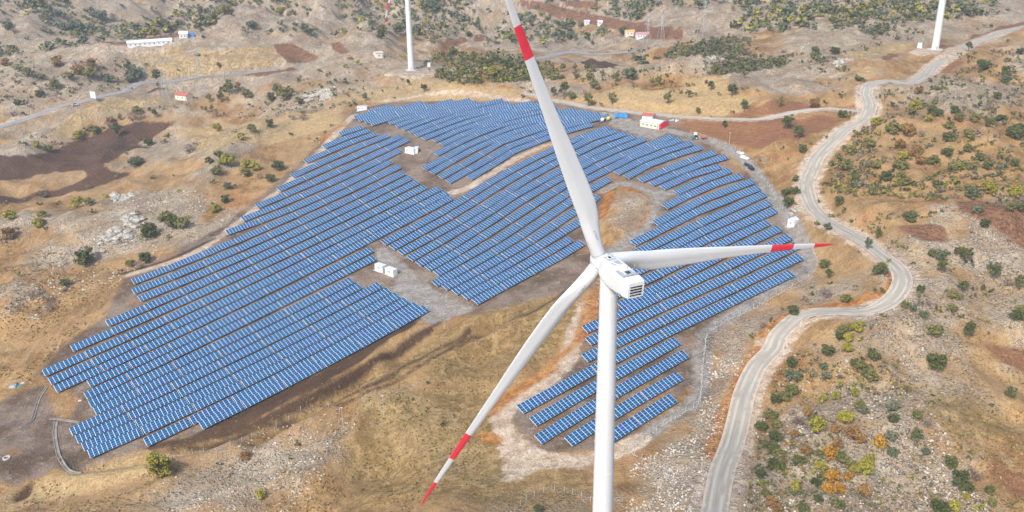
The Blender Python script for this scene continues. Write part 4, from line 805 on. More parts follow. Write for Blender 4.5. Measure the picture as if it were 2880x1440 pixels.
SHR = {
'a': """303 735 65 g|415 672 85 o|50 745 50 g|135 795 60 g|172 790 50 o|135 635 45 g|520 600 75 o|600 565 95 r|690 588 110 o|690 515 75 r|625 490 45 r|440 500 90 r|550 485 40 b|40 498 70 r|150 538 60 o|215 578 80 o|320 600 60 o|960 515 60 g|1000 560 90 t|1030 600 90 t|985 625 70 t|1185 588 70 g|1165 545 40 b|830 622 75 t|800 590 50 t|1100 495 40 t|1350 540 30 g|1655 525 35 g T|1492 430 45 g|1550 430 25 g|960 250 50 g|1297 138 35 g|1293 210 35 t|870 232 50 t|590 255 110 t|560 215 70 t|330 240 60 b|210 300 45 t|1210 165 30 b|1535 292 40 g|1730 720 85 o T|1690 690 60 o|1800 692 50 r T|1580 772 50 o T|1475 757 40 g|1670 772 60 t T|1870 742 80 o|1900 812 50 g|1910 878 35 g|2095 692 70 t|2150 745 110 o|2190 700 60 o|2050 770 80 g|2015 800 50 g|2110 808 50 o|2255 788 65 o|2300 718 40 o|2262 614 55 g|2475 577 55 o|2420 547 45 o|2530 622 50 g|2480 640 50 o|2420 662 40 g|2370 705 40 o|2335 728 40 o|2350 652 45 y|1170 893 48 g T|907 908 38 o T|840 930 60 r|775 977 45 r|825 962 60 b|710 1013 85 o|650 992 55 b|875 957 40 o|1225 832 55 y|1135 838 45 g|1330 817 40 b|1415 797 35 b|1525 832 25 o T|1555 848 35 y T|1600 838 35 t T|1000 915 70 b|1050 910 80 b|1045 868 80 o|888 1027 78 g T|283 1117 62 y|365 1143 65 g|400 1100 50 r|185 1097 55 g|150 1090 40 t|545 1057 30 r|600 1048 80 y|320 1040 35 b|235 1045 35 t|1120 1098 70 g|1235 1083 45 g|1262 1037 50 g|1640 992 65 y|1775 1002 50 b|1905 997 72 o|2040 957 65 g|2195 1027 45 g|1820 1057 60 y|1750 1092 30 y|2382 1072 50 g|2330 1055 35 y|2505 957 30 g|2457 1007 30 g|1430 1155 80 b|1475 1102 40 b|1030 1258 100 t|940 1272 25 y|955 1165 35 t|1580 1238 60 g|1655 1195 75 o|1715 1255 110 y|1770 1192 45 o|1860 1265 80 y|1925 1285 80 y|2100 1285 85 g|2210 905 60 b|2290 908 70 b|1630 883 60 b|1680 885 50 b|250 640 50 b|290 590 40 b|240 815 40 b|100 870 45 b|180 870 45 g|460 1095 35 b|1150 590 30 b|160 480 35 g|545 710 45 g|565 680 35 t|620 640 30 t|1440 160 30 t|1505 95 60 t|1415 165 40 b|1080 135 40 b|770 160 90 t|700 130 60 t|860 165 70 b|640 95 50 t|250 60 120 t|60 230 80 t|110 260 60 b|1700 110 100 o|1745 120 50 o|1900 215 70 t|2120 115 70 y|2300 245 80 t|2350 270 60 t|2220 200 60 t|2030 260 60 t|1930 200 50 b|1850 245 60 b|2190 280 40 b|2530 270 60 t|2415 345 22 g""",
'b': """30 628 60 g|110 618 40 o|187 528 30 g|25 515 60 y|120 492 60 y|65 455 55 r|465 438 50 y|505 650 32 g T|455 604 30 g|717 570 38 o|660 532 30 b|310 694 26 g|237 712 25 g|625 697 45 g T|422 672 25 g|400 747 25 g|65 802 50 g|105 797 40 g|180 764 45 t T|55 733 30 b|145 727 20 b|835 613 58 o|890 618 42 g|935 628 38 t|862 590 40 o|305 292 80 g|435 258 80 t|480 258 50 o|570 262 80 t|615 255 60 t|685 322 45 t|140 235 50 t|310 240 70 o|1370 738 45 o|1365 672 35 g|1425 700 30 g|1598 730 48 g T|1680 748 85 g T|1740 747 68 o|1655 583 50 r|1765 602 48 o T|1820 613 45 y|1880 645 75 o T|1915 675 70 o|1840 713 50 b|1865 803 72 o T|1890 795 60 y|1955 803 48 b|2045 788 70 o T|1915 778 30 b|2075 625 70 o T|2060 655 50 o|2180 595 95 t|2140 570 60 o|2465 785 72 o T|2210 662 45 t|2260 677 30 y|2340 655 50 o T|2395 650 60 o T|2415 675 50 y|2500 695 40 r|2555 705 50 o|2290 668 35 o|1765 535 42 o T|1855 543 45 g T|1900 548 40 o T|1970 578 40 o T|1980 610 40 o|2025 585 35 y|1615 545 55 o|1670 543 48 o T|1545 498 60 g|1590 500 40 g|1150 595 75 y T|1200 592 50 y|1240 600 50 g|1290 590 60 g|1340 580 55 g|700 450 40 t|760 415 50 t|850 420 70 o|910 410 50 g|950 430 60 o|1000 450 60 g|1060 480 70 o|1110 510 80 g|1160 470 80 t|1230 500 70 g|1280 530 70 g|1330 470 60 t|1180 545 60 o|1050 540 60 o|1000 520 55 t|950 500 55 o|900 545 60 g|880 490 50 o|790 490 50 o|930 540 35 g|1120 420 60 t|1200 410 60 g|830 450 40 t|1420 300 60 t|1600 285 60 t|1730 300 70 t|1890 340 60 t|1800 350 60 t|2130 270 80 t|1340 160 70 t|1430 190 70 t|1250 120 50 t|860 130 60 t|910 130 50 t|770 110 60 t|680 60 80 t|720 85 70 t|590 60 30 g|290 135 35 t|250 130 30 t|220 195 60 t|780 260 50 t|800 290 50 t|1155 325 25 t|2040 80 40 t|2090 82 30 t|2250 90 40 t|1540 350 60 t|1230 180 60 t|1120 100 60 t|1000 100 50 t|980 190 45 t|1480 60 40 t|1640 180 50 o|1580 215 50 t""",
'c': """250 555 80 o|270 505 60 o|500 512 55 g|463 590 48 o T|415 477 48 g|260 413 60 t|215 683 60 g T|370 733 76 g T|280 722 42 o|40 743 48 g T|85 728 50 g|35 658 50 o|75 650 35 o|175 638 28 b T|462 842 62 g T|735 808 48 o T|748 748 32 o|378 860 40 g|115 868 48 o T|213 882 25 o|785 978 90 g T|870 1055 80 g T|318 972 45 g T|990 815 80 r|1078 790 46 g|1025 752 36 o|1200 732 56 g|1205 890 75 g|1245 895 60 o|1275 875 55 b|1133 692 30 b|1042 637 26 o|950 524 40 o|995 458 60 o|1057 497 40 r|1062 552 58 g|1030 530 32 o|1180 535 50 o|1225 540 60 g|1330 615 62 g|1372 622 38 g|905 1148 70 g|957 1094 40 o|1080 1047 40 g|1305 1015 56 g|750 1132 42 t|795 1207 34 o|580 1212 45 b|1000 403 65 t|1145 408 70 g|1220 404 30 g|1285 388 30 g|1370 383 60 g|1480 345 50 g|1450 300 60 b|1610 303 52 g|1705 302 52 b|1175 202 40 y|1230 200 35 b|905 168 50 o|1395 218 40 g|2155 388 54 g T|2087 422 40 g|2165 452 50 g|2200 405 30 g|2320 208 50 g|2278 197 30 g|2230 228 30 g|2540 413 62 g|2395 397 38 t|2340 393 38 g|2453 318 36 g|2430 560 70 g|2440 600 70 g|2250 500 70 g|2270 530 80 g|2310 500 60 b|2440 632 68 t|2247 584 32 g|2225 638 42 t|2370 748 66 g|2235 800 56 g|2300 835 70 b|2085 757 40 b|2025 792 28 g|1925 683 52 t|1840 718 55 o|1775 713 62 r|1800 673 36 g|1475 747 44 o|1515 767 30 b|1755 828 94 y|1735 868 72 o|1880 858 70 g|1925 875 68 g|1850 924 62 y|1550 836 26 g|2045 852 68 g|2095 860 60 b|2015 926 58 g|2085 912 72 o|2205 922 88 o|2330 884 42 b|2400 920 70 g|2430 945 60 g|2315 958 86 g|1455 955 84 y|1440 985 60 b|1510 932 60 o|1590 928 58 t|1590 1008 115 o|1695 1030 105 r|1680 985 70 y|1800 1033 66 b|1490 1023 60 y|2005 1065 85 g|2030 1020 60 g|2010 975 70 o|2050 990 60 o|2160 1048 75 o|1965 950 40 y|2325 1093 56 g|2500 1045 110 g|2545 1000 80 g|2480 990 60 g|2375 1040 52 b|1640 1122 90 r|1755 1185 105 r|1780 1160 70 y|1635 1165 60 y|1665 1208 66 y|1900 1072 55 g|1860 1110 60 t|1400 1125 90 o|1380 1070 60 o|1440 1155 60 b|1488 1112 40 o|1560 1117 46 y|1270 1165 76 o|1170 1184 42 o|1120 1257 60 g|1225 1214 30 g|1230 1283 95 o|1990 1180 85 g|2020 1140 60 o|2150 1148 68 o|2090 1160 50 b|2235 1214 66 g|2390 1188 58 o|2460 1155 56 o|2440 1205 40 g|1620 1275 85 o|1670 1280 80 o|1330 1193 56 b|1510 1203 40 t|1400 1255 70 b|1450 1270 80 o|1790 1245 75 r|1880 1245 90 o|2030 1285 90 o|2080 1280 80 y|2300 1280 80 g|2500 1255 70 g|2190 1285 70 o|2550 1290 60 g|2560 650 40 b|2140 1285 50 t""",
'd': """650 708 165 g|1125 503 138 g|1180 500 60 o|1270 422 130 o|1320 432 90 g|1385 435 100 o|1425 365 50 y|1098 697 96 g|1268 522 56 o|1705 243 76 g|1625 313 70 y|1720 142 68 t|1775 132 46 b|1617 102 56 t|1640 32 80 o|1850 45 76 o|2040 87 70 g|1960 62 60 b|710 322 50 g C|590 272 86 y|680 264 80 o|795 210 56 y|300 264 56 g|435 257 50 o|330 207 60 t|360 200 50 t|300 200 50 t|80 374 98 y|320 352 66 y|290 430 80 y|325 395 60 y|65 515 106 r|130 447 40 b|345 447 40 g|148 797 46 g|490 875 72 g|490 912 50 b|1155 62 52 o|1352 167 40 y|1042 327 42 y|880 52 46 t|680 137 56 t|200 232 38 t|45 257 50 t|370 1000 90 b|250 960 70 b|300 930 60 b|380 1060 80 b|990 722 70 o|1050 735 80 b|920 778 60 b|640 582 35 b|915 565 60 b|1310 45 30 b|1600 255 35 t|150 985 40 b|440 1000 40 b|25 545 60 b""",
'f': """845 85 62 g|845 175 72 g|775 195 66 g|790 275 88 g|1060 112 40 g|1135 92 50 g|1050 177 36 g|1030 243 44 g|1295 100 80 g|1300 135 70 t|1435 150 60 t|1435 183 75 o|1520 172 36 g|1530 75 90 g|1680 112 76 o|1750 122 50 g|1640 60 70 o|1175 260 76 g|1215 322 60 g|1175 345 40 b|1120 352 60 o|1278 390 34 g|1715 388 90 g|1090 447 66 t|1010 417 60 o|1475 517 66 g T|1425 472 50 r|1590 558 56 o|1395 597 70 t T|1555 587 32 t|1640 590 60 o|1685 597 50 o|2280 428 72 g|2190 477 45 b|2450 555 60 b|2395 228 56 g|2295 252 40 g|2370 263 55 b|2225 320 84 t|2180 205 100 t|2160 160 70 o|2300 172 110 y|2500 192 100 y|2560 200 50 o|1860 190 50 t|1975 227 60 t|1920 167 38 o|1920 132 76 g|2470 305 70 o|2545 305 76 g|2110 60 60 b|2200 70 50 g|2380 30 60 t|1885 652 76 o|1940 685 100 t|2000 640 50 g|2130 703 100 g T|2060 642 44 g T|2100 650 60 o T|2160 708 60 g|2190 725 30 t|1950 770 78 g T|2345 830 90 g T|2370 760 56 t T|2310 752 50 t T|1070 735 78 g|1060 690 40 g|1100 815 54 g T|970 945 56 g|975 890 34 g|920 983 56 b|830 1090 90 g|810 1050 60 o|1235 998 90 o|1500 920 58 g|1445 912 60 t|1500 745 70 o|1550 695 50 y|1480 788 90 g|1530 780 60 t|1300 882 40 b|1110 862 46 g|1085 960 90 b|1060 930 70 b|1735 712 40 g|1795 920 66 g|1790 960 60 t|1680 1035 66 o|1740 1068 62 t|1800 1020 56 t|1812 1118 76 t|1850 1010 60 b|1920 1050 60 g|1945 1075 60 y|1990 920 44 g|2030 960 70 o|2070 975 70 o|2115 920 76 g T|2190 965 60 b|2200 905 44 t|2265 912 44 g T|2330 922 48 g|2285 945 48 o|2030 1065 72 o|2100 1115 56 t|2295 1152 58 y|2160 1275 96 g T|1890 1250 110 o|1930 1220 70 g|2540 905 76 g T|2450 870 70 b|2520 1130 110 g|2550 1080 80 o|2500 1000 56 o|670 1145 50 g|600 1190 66 b|525 1262 50 g|580 1220 40 b|750 1055 44 b|1510 1105 60 o|1190 1230 80 o|1260 1205 80 o|1320 1210 90 y|1370 1170 50 t|1420 1200 56 t|1185 1275 66 g|1250 1290 76 y|1340 1290 56 y|2020 760 30 b|1330 620 30 b|1850 700 30 t|960 1010 40 b|860 260 30 g""",
'g': """1205 1030 165 y C|1650 938 56 t|1740 1012 36 b|2245 797 60 g|2197 894 40 g|1975 1182 76 y|1850 892 80 r|1820 880 50 b|1305 892 26 t|1335 988 36 b|2240 770 40 o|2460 1240 40 o""",
'h': """655 322 40 g|765 317 26 t|538 445 36 g|645 533 50 g|770 642 54 g|560 1088 44 o|160 1128 34 b|1483 1292 70 g|710 150 16 y|845 577 40 b""",
'i': """1095 105 100 g|1060 60 60 g|1240 80 86 y|1440 140 86 g|1420 90 60 g|1290 190 76 g|1350 225 90 o|1420 300 100 o|1380 270 70 g|1530 170 46 g|1600 205 56 g|1510 205 60 b|1630 165 42 r|820 200 94 g|800 280 90 t|860 300 90 t|815 400 100 o|700 470 90 g|775 445 90 o|1060 210 70 t|1080 290 80 t|1010 270 50 t|1190 330 56 y|1150 440 70 y|1250 372 40 g|1290 350 50 y|1295 410 66 y|1330 510 90 o|1360 540 80 t|1345 350 50 o|1045 475 60 y T|940 462 42 t|620 575 60 t|860 630 100 b|820 560 60 b|945 560 76 r|1020 675 120 y|980 620 70 o|1225 620 126 y|665 590 100 o|700 650 90 o|590 675 96 g|700 755 100 g|660 720 60 o|840 730 76 r|790 790 60 q|860 790 50 y|1110 730 60 g|1150 690 76 r|1280 740 120 r|1340 770 100 r|1130 615 46 b|1195 690 60 b|930 860 90 r|890 800 60 b|1005 790 60 o|1030 870 70 o|1110 880 120 q|1165 800 76 r|680 850 110 g|730 880 90 o|640 810 80 g|730 965 90 g|670 960 90 g|870 925 80 g|1190 900 90 g|1240 950 100 o|1300 990 80 y|1370 990 120 y|1410 920 80 y|1500 1052 46 y|1255 1040 70 q|590 1030 80 g|570 950 60 g|610 1080 40 g|825 1025 50 y|845 1145 80 y T|755 1005 40 g|1000 1090 70 g|1040 1040 60 g|1130 1060 110 q|1100 1140 90 q|1180 1145 90 q|1020 1210 70 g|1190 1255 66 g|1255 1285 60 t|1365 1165 106 r|1040 975 90 y|1000 940 60 t|1490 800 100 q|1590 612 86 g|1570 530 90 t|1610 510 70 t|1570 740 90 t|1610 720 60 o|1765 580 76 o|1905 210 150 g|1950 160 80 o|1885 412 36 g|1930 445 36 t|1760 775 84 g T|1830 860 70 t|2015 948 100 g|1575 870 90 t|2080 1120 130 g T|2140 1130 90 g|2130 1195 66 y|2160 1030 110 b|2220 1060 80 b|2315 1145 76 g|1915 690 50 b|1850 650 76 b|2470 420 76 g|2490 380 60 g|2320 492 48 g|2335 542 30 g|2330 1240 76 o|2470 1260 56 t|2510 1225 50 r|1870 1235 60 t|1750 1235 46 b|1990 1285 90 g|2050 1270 80 y|2200 1285 60 y|1920 1290 110 g|625 1170 70 g|515 1202 46 t|670 1240 90 r|715 1290 90 r|910 1292 86 g|2260 892 30 g|990 30 40 b|960 110 40 t|1650 1250 50 b|1640 1100 40 t|1720 950 50 b|1680 820 50 b""",
}
PLANTS = []
for cr, txt in SHR.items():
    for e in txt.split('|'):
        p = e.split(); x, y = K(cr, (float(p[0]), float(p[1])))[0]; PLANTS.append([x, y, float(p[2]) / 2.6833, p[3], p[4] if len(p) > 4 else ''])
W3 = drop(np.array([(p[0], p[1]) for p in PLANTS])); _, dep = proj(W3)
for p, w3, dz in zip(PLANTS, W3, dep): p += [w3, p[2] * dz / F]
PLANTS.sort(key=lambda p: -p[2])
def region(x, y):
    X, Y = x / D2O, y / D2O
    if X < 1000 and Y < 215: return 'on the hills beyond the highway'
    if X < 900 and Y < 400: return 'around the dark ploughed field'
    if X < 900 and Y < 850: return 'on the rise left of the panels'
    if X < 1720 and Y < 320: return 'behind the solar field'
    if X < 2160 and Y < 420: return 'around the red ploughed field'
    if X < 1750: return 'on dry grass before the panels'
    if Y < 320: return 'on the upper right hillside'
    if Y < 620: return 'on the right hillside'
    if Y < 850: return 'beside the bend in the road'
    return 'on the stony lower right slope'
ntree = 0; nshr = 0; solo_p = []; rest_p = []
for p in PLANTS:
    if p[4] == 'T': solo_p.append(p)
    elif nshr < 300: nshr += 1; solo_p.append(p)
    else: rest_p.append(p)
groups_ = {}
for p in solo_p: groups_.setdefault((region(p[0], p[1]), p[3], p[4] == 'T'), []).append(p)
for k_, L in groups_.items():
    L.sort(key=lambda p: p[0])
    for i, p in enumerate(L): p.append((i + 1, len(L)))
for n_, p in enumerate(solo_p):
    x, y, pw, code, flag, w3, wm, (i, tot) = p; tree = flag == 'T'; cone = flag == 'C'
    nm = 'tree' if tree else ('conical_shrub' if cone else 'shrub'); where = region(x, y)
    colr = FN[code]
    if cone: lab = f"{colr} conical bush with pointed top {where}"
    elif tot == 1: lab = f"only {colr} {'tree' if tree else 'shrub'} {where}"
    else: lab = f"{ordw(i)} {colr} {'tree' if tree else 'shrub'} from the left {where}"
    r = empty(nm, loc=tuple(w3), rz=(n_ * 2.39) % 6.28)
    s = wm * (1.22 if not cone else 1.45); hs = 1.0 if not tree else 1.12; r.scale = (s * (.88 + .05 * ((n_ * 13) % 7)), s, s * hs * (.9 + .2 * ((n_ * 37) % 10) / 10))
    tag(r, lab, 'tree' if tree else 'shrub', 'scattered trees on the slopes' if tree else 'scattered shrubs on the slopes')
    c = link('crown', crown_mesh(code, n_ % 3, 'cone' if cone else ('tree' if tree else ('big' if pw > 24 else 'small'))), r)
    if tree: c.location = (0, 0, .22)
    link('trunk', stem_mesh('tree' if tree else 'shrub'), r)
# the smaller and farther ones: scattered over the hills
V = []; TI = []; n0 = 0
rs = np.random.default_rng(3); LOW = [crown_arrays(5, 34, .13, rs, .85)[0] for _ in range(8)]
def put(w3, s, code, k, h=.9):
    v = LOW[k % 8]; a = rs.uniform(0, 6.28); c_, s_ = math.cos(a), math.sin(a); q = np.stack([v[:, 0] * c_ - v[:, 1] * s_, v[:, 0] * s_ + v[:, 1] * c_, v[:, 2] * h], 1) * s + w3
    V.append(q); m0, m1 = np.array(FC[code]); TI.append(np.tile(np.append(m0 + (m1 - m0) * rs.random(), 1), (len(v), 1)))
for k, p in enumerate(rest_p): put(p[5], p[6] * 1.15, p[3], k)
def scatter(n, pixpoly, codes, size, thr=.0, ns=60):
    P = np.array(pixpoly, float); got = 0; lo = P.min(0); hi = P.max(0); tries = 0
    while got < n and tries < 40:
        tries += 1; q = lo + rs.random((600, 2)) * (hi - lo); q = q[sd_poly(q[:, 0], q[:, 1], P) > 0]
        if not len(q): continue
        w = drop(q); d = fbm(w[:, 0], w[:, 1], ns, 3) + rs.normal(size=len(w)) * .10; ii = np.clip(np.searchsorted(xs, w[:, 0]), 0, len(xs) - 1); jj = np.clip(np.searchsorted(ys, w[:, 1]), 0, len(ys) - 1); d = d - .22 * RIDGE[jj, ii]; ok = d > thr
        for nm in ('plough', 'red', 'gravel', 'sand', 'gold'):
            ii = np.clip(np.searchsorted(xs, w[:, 0]), 0, len(xs) - 1); jj = np.clip(np.searchsorted(ys, w[:, 1]), 0, len(ys) - 1); ok &= LAY[nm][jj, ii] < -1.5
        for w3 in w[ok]:
            if got >= n: break
            put(w3, rs.uniform(*size) * (1 if rs.random() > .2 else 1.4), codes[rs.integers(len(codes))], got); got += 1
scatter(2000, K('z', (-30, -60), (2600, -60), (2600, 30), (2200, 70), (1600, 100), (1200, 120), (900, 90), (500, 80), (-30, 150)), 'tttgoy', (4.5, 10), -.02, 110)
scatter(600, K('z', (1050, 130), (1330, 145), (1420, 200), (1150, 215), (1080, 190)), 'tgoogy', (2.5, 5), -.2, 40)
scatter(800, K('z', (1580, 130), (1800, 100), (2300, 60), (2340, 110), (2060, 160), (1700, 200), (1600, 160)), 'tgogtb', (2.5, 5), -.02, 50)
scatter(300, K('z', (1960, 180), (2576, 120), (2576, 350), (2250, 330), (2200, 240)), 'gobt', (1.5, 3.4), -.1, 45)
scatter(480, K('z', (2090, 330), (2576, 330), (2576, 520), (2080, 490)), 'ggootybb', (1.6, 3.6), -.2, 45)
scatter(170, K('z', (-20, 120), (400, 140), (620, 200), (300, 230), (-20, 290)), 'otrbg', (1.6, 4), 0, 45)
scatter(150, K('z', (600, 180), (960, 120), (950, 250), (650, 320), (400, 360), (600, 270)), 'otgby', (1.2, 3), .05, 45)
scatter(620, K('z', (1900, 880), (2150, 880), (2340, 1000), (2576, 1288), (1880, 1288), (1890, 1050)), 'googrybt', (.8, 2.2), -.1, 25)
scatter(150, K('z', (2050, 560), (2576, 500), (2576, 1000), (2200, 820), (2320, 700)), 'gobt', (.8, 2.2), .12, 35)
scatter(70, K('z', (0, 420), (500, 420), (600, 560), (250, 700), (0, 800)), 'obyg', (.6, 1.4), .05, 30)
scatter(90, K('z', (1600, 180), (2120, 120), (2150, 240), (1700, 260)), 'ogtb', (1.5, 3.5), .05, 40)
V = np.concatenate(V); tag(link('distant_shrubs', npmesh('distant_shrubs', V, np.arange(len(V)).reshape(-1, 4), foliage_material('foliage_far', None, True), tint=np.concatenate(TI))),
    'low scrub thinly covering the far and rocky hillsides', 'scrub', kind='stuff')

# dry grass tufts on the near slopes
V = []; TI = []
def tufts(n, pixpoly, size):
    P = np.array(pixpoly, float); lo = P.min(0); hi = P.max(0); q = lo + rs.random((n * 2, 2)) * (hi - lo); q = q[sd_poly(q[:, 0], q[:, 1], P) > 0][:n]; w = drop(q); keep = fbm(w[:, 0], w[:, 1], 12, 3) + rs.normal(size=len(w)) * .15 > 0
    for nm in ('gravel', 'sand', 'plough', 'orange', 'track'):
        ii = np.clip(np.searchsorted(xs, w[:, 0]), 0, len(xs) - 1); jj = np.clip(np.searchsorted(ys, w[:, 1]), 0, len(ys) - 1); keep &= LAY[nm][jj, ii] < -.5
    w = w[keep]; m_ = len(w)
    for k in range(6):
        a = rs.random(m_) * 6.28; s = size * rs.uniform(.5, 1.5, m_); dx, dy = np.cos(a) * s, np.sin(a) * s; o = rs.normal(size=(m_, 2)) * (size * .5)
        b0 = w + np.column_stack([o - np.column_stack([dx, dy]) * .5, np.full(m_, -.05)]); b1 = w + np.column_stack([o + np.column_stack([dx, dy]) * .5, np.full(m_, -.05)]); t = np.column_stack([-dy * .5, dx * .5, s * .8])
        V.append(np.stack([b0, b1, b1 + t * .8, b0 + t], 1).reshape(-1, 3))
        c = np.array([(.16, .11, .045), (.30, .22, .10), (.11, .085, .035), (.22, .17, .06)])[rs.integers(0, 4, m_)]; TI.append(np.repeat(np.column_stack([c, np.ones(m_)]), 4, 0))
tufts(5200, K('z', (470, 1120), (900, 960), (1180, 830), (1420, 720), (1440, 860), (1300, 1010), (1230, 1090), (1250, 1290), (0, 1290), (0, 1230)), .32)
tufts(2600, K('z', (0, 600), (330, 680), (250, 820), (80, 960), (0, 950)), .35)
tufts(4200, K('z', (1900, 880), (2300, 760), (2576, 640), (2576, 1290), (1870, 1290), (1900, 1050)), .32)
V = np.concatenate(V); tag(link('dry_grass', npmesh('dry_grass', V, np.arange(len(V)).reshape(-1, 4), foliage_material('dry_grass_blades', None, True), tint=np.concatenate(TI))), 'tufts of dry grass over the near slopes', 'grass', kind='stuff')
# ------------------------------------------------------------------ cabins, buildings, vehicles, fences
def at(c, x, y):
    return drop(np.array(K(c, (x, y))))[0]
def rz2(a, b): return math.atan2(b[1] - a[1], b[0] - a[0])
def cabin(c, p0, p1, dep_, hgt, label, cat='cabin', name='transformer_cabin', vents=1, group='white transformer cabins'):
    """long front side runs from ground pixel p0 to p1, body extends away from it"""
    a, b = at(c, *p0), at(c, *p1); L = float(np.hypot(*(b - a)[:2])); mid = (a + b) / 2; rz = rz2(a, b)
    r = empty(name, loc=(mid[0], mid[1], min(a[2], b[2])), rz=rz); tag(r, label, cat, group)
    B = MB(); B.box((0, dep_ / 2, hgt / 2 - .3), (L, dep_, hgt + .6)); B.build('body', M_white2, r)
    B = MB(); B.box((0, dep_ / 2, hgt + .1), (L + .2, dep_ + .2, .18)); B.build('roof', M_white, r)
    B = MB(); B.box((0, dep_ / 2, -.25), (L + 1.2, dep_ + 1.2, .6)); B.build('base_slab', M_conc, r)
    for k in range(vents):
        B = MB(); x = -L / 2 + L * (k + .5) / vents; B.box((x, -.02, hgt * .62), (L * .28 / vents + .3, .06, hgt * .3)); B.build('vent', M_grey, r)
    B = MB(); B.box((L / 2 - .9, -.025, hgt * .42), (.9, .06, hgt * .78)); B.build('door', M_white, r)
    B = MB(); B.box((L / 2 + .02, dep_ / 2, hgt * .45), (.05, dep_ * .7, hgt * .8)); B.build('end_door', M_white, r)
    return r
cabin('C', (1668, 240), (1756, 270), 2.6, 2.9, 'white transformer cabin in the grey clearing, left one of the front pair')
cabin('C', (1784, 280), (1875, 318), 2.6, 2.9, 'white transformer cabin in the grey clearing, right one of the front pair')
cabin('E', (722, 682), (820, 702), 3.2, 3.0, 'white transformer cabin in the brown clearing, nearer one of two', vents=2)
cabin('E', (826, 694), (866, 690), 5.0, 3.0, 'white transformer cabin in the brown clearing, farther one of two')
cabin('E', (180, 214), (292, 196), 2.8, 3.0, 'long white cabin with panel doors at the far left corner of the field', vents=3)
cabin('H', (2068, 552), (2142, 560), 5.5, 3.4, 'single white cabin on grey track at the right edge of the field')
def gable(c, p0, p1, dep_, hgt, rise, wall, roof, label, name='building', cat='building', nwin=3, endwall=None, over=.4, group=None, flat=False):
    a, b = at(c, *p0), at(c, *p1); L = float(np.hypot(*(b - a)[:2])); mid = (a + b) / 2
    rz_ = rz2(a, b)
    if flat: L = abs(K(c, p1)[0][0] - K(c, p0)[0][0]) * float(proj([mid])[1][0]) / F; mid = a; rz_ = .05
    r = empty(name, loc=(mid[0], mid[1], (a[2] + b[2]) / 2 if not flat else a[2]), rz=rz_); tag(r, label, cat, group)
    B = MB(); x0, x1 = -L / 2, L / 2
    P = [(0, 0 - 0), (0, 0)]
    prof = [(0, -1.2), (dep_, -1.2), (dep_, hgt), (dep_ / 2, hgt + rise), (0, hgt)]
    B.loft([[(x0, y, z) for y, z in prof], [(x1, y, z) for y, z in prof]]); B.build('wall', wall, r)
    B = MB()
    for s in (0, 1):
        y0, y1 = (-over, dep_ / 2) if s == 0 else (dep_ + over, dep_ / 2); z0 = hgt - over * rise / (dep_ / 2); z1 = hgt + rise
        B.loft([[(x, y0, z0 + .05), (x, y1, z1 + .05), (x, y1, z1 + .22), (x, y0, z0 + .22)] for x in (x0 - over, x1 + over)])
    B.build('roof', roof, r)
    for k in range(nwin):
        x = x0 + L * (k + .7) / (nwin + .6); B = MB(); B.box((x, -.03, hgt * .52), (1.1, .08, hgt * .36)); f = B.build('window', M_white, r)
        B = MB(); B.box((x - .26, -.08, hgt * .52), (.42, .05, hgt * .3)); B.box((x + .26, -.08, hgt * .52), (.42, .05, hgt * .3)); B.build('pane', M_glass, f)
    B = MB(); B.box((x1 - L * .08, -.04, hgt * .36), (1.1, .08, hgt * .72)); B.build('door', M_grey, r)
    if endwall:
        B = MB(); pr = [(.15, 0), (dep_ - .15, 0), (dep_ - .15, hgt), (dep_ / 2, hgt + rise - .1), (.15, hgt)]; B.loft([[(x1 - .1, y, z) for y, z in pr], [(x1 + 1.0, y, z) for y, z in pr]]); B.build('porch', endwall, r)
    return r
gable('G', (1210, 382), (1420, 424), 8.5, 3.2, 1.1, M_cream, M_white, 'long site building with white roof, cream walls and bright red end', 'site_building', endwall=M_redwall, nwin=4)
gable('G', (1230, 312), (1350, 316), 5, 2.6, 1.0, M_white2, M_redroof, 'small outbuilding with red roof just behind the long site building', 'outbuilding', nwin=1)
gable('a', (1322, 745), (1408, 762), 7, 3.4, 1.6, M_cream, M_redroof, 'lone cream hut with red roof in the fields below the highway', 'hut', nwin=2)
gable('a', (965, 366), (1300, 318), 11, 2.8, 1.4, M_white2, simple('pale_blue_roof', (.62, .68, .74), .4, .08), 'very long white barn with pale roof on the far terrace', 'barn', nwin=9)
gable('a', (1355, 294), (1420, 290), 10, 4.0, 1.6, M_white2, M_white2, 'small white building beside the long barn on the far terrace', 'barn_annex', nwin=2)
gable('b', (262, 440), (318, 440), 8, 4.0, .8, M_cream, M_conc, 'small cream building below the hilltop turbine at upper left', 'pump_house', nwin=1)
gable('b', (2180, 272), (2245, 276), 7, 3.6, 1, M_cream, simple('ochre_roof', (.52, .33, .14), .8, .1), 'ochre roofed house at the edge of the far red village', 'house', nwin=2, group='village houses', flat=True)
gable('b', (2275, 288), (2370, 290), 7, 3.4, 1, M_white2, simple('pink_roof', (.45, .22, .22), .8, .1), 'long pale house with pinkish roof in the far red village', 'house', nwin=4, group='village houses', flat=True)
gable('b', (1855, 184), (1895, 184), 6, 3, 1, M_white2, M_white, 'leftmost white house of the far red village', 'house', nwin=1, group='village houses', flat=True)
gable('b', (1955, 190), (1990, 190), 6, 3, 1, M_white2, M_white, 'white house second from left in the far red village', 'house', nwin=1, group='village houses', flat=True)
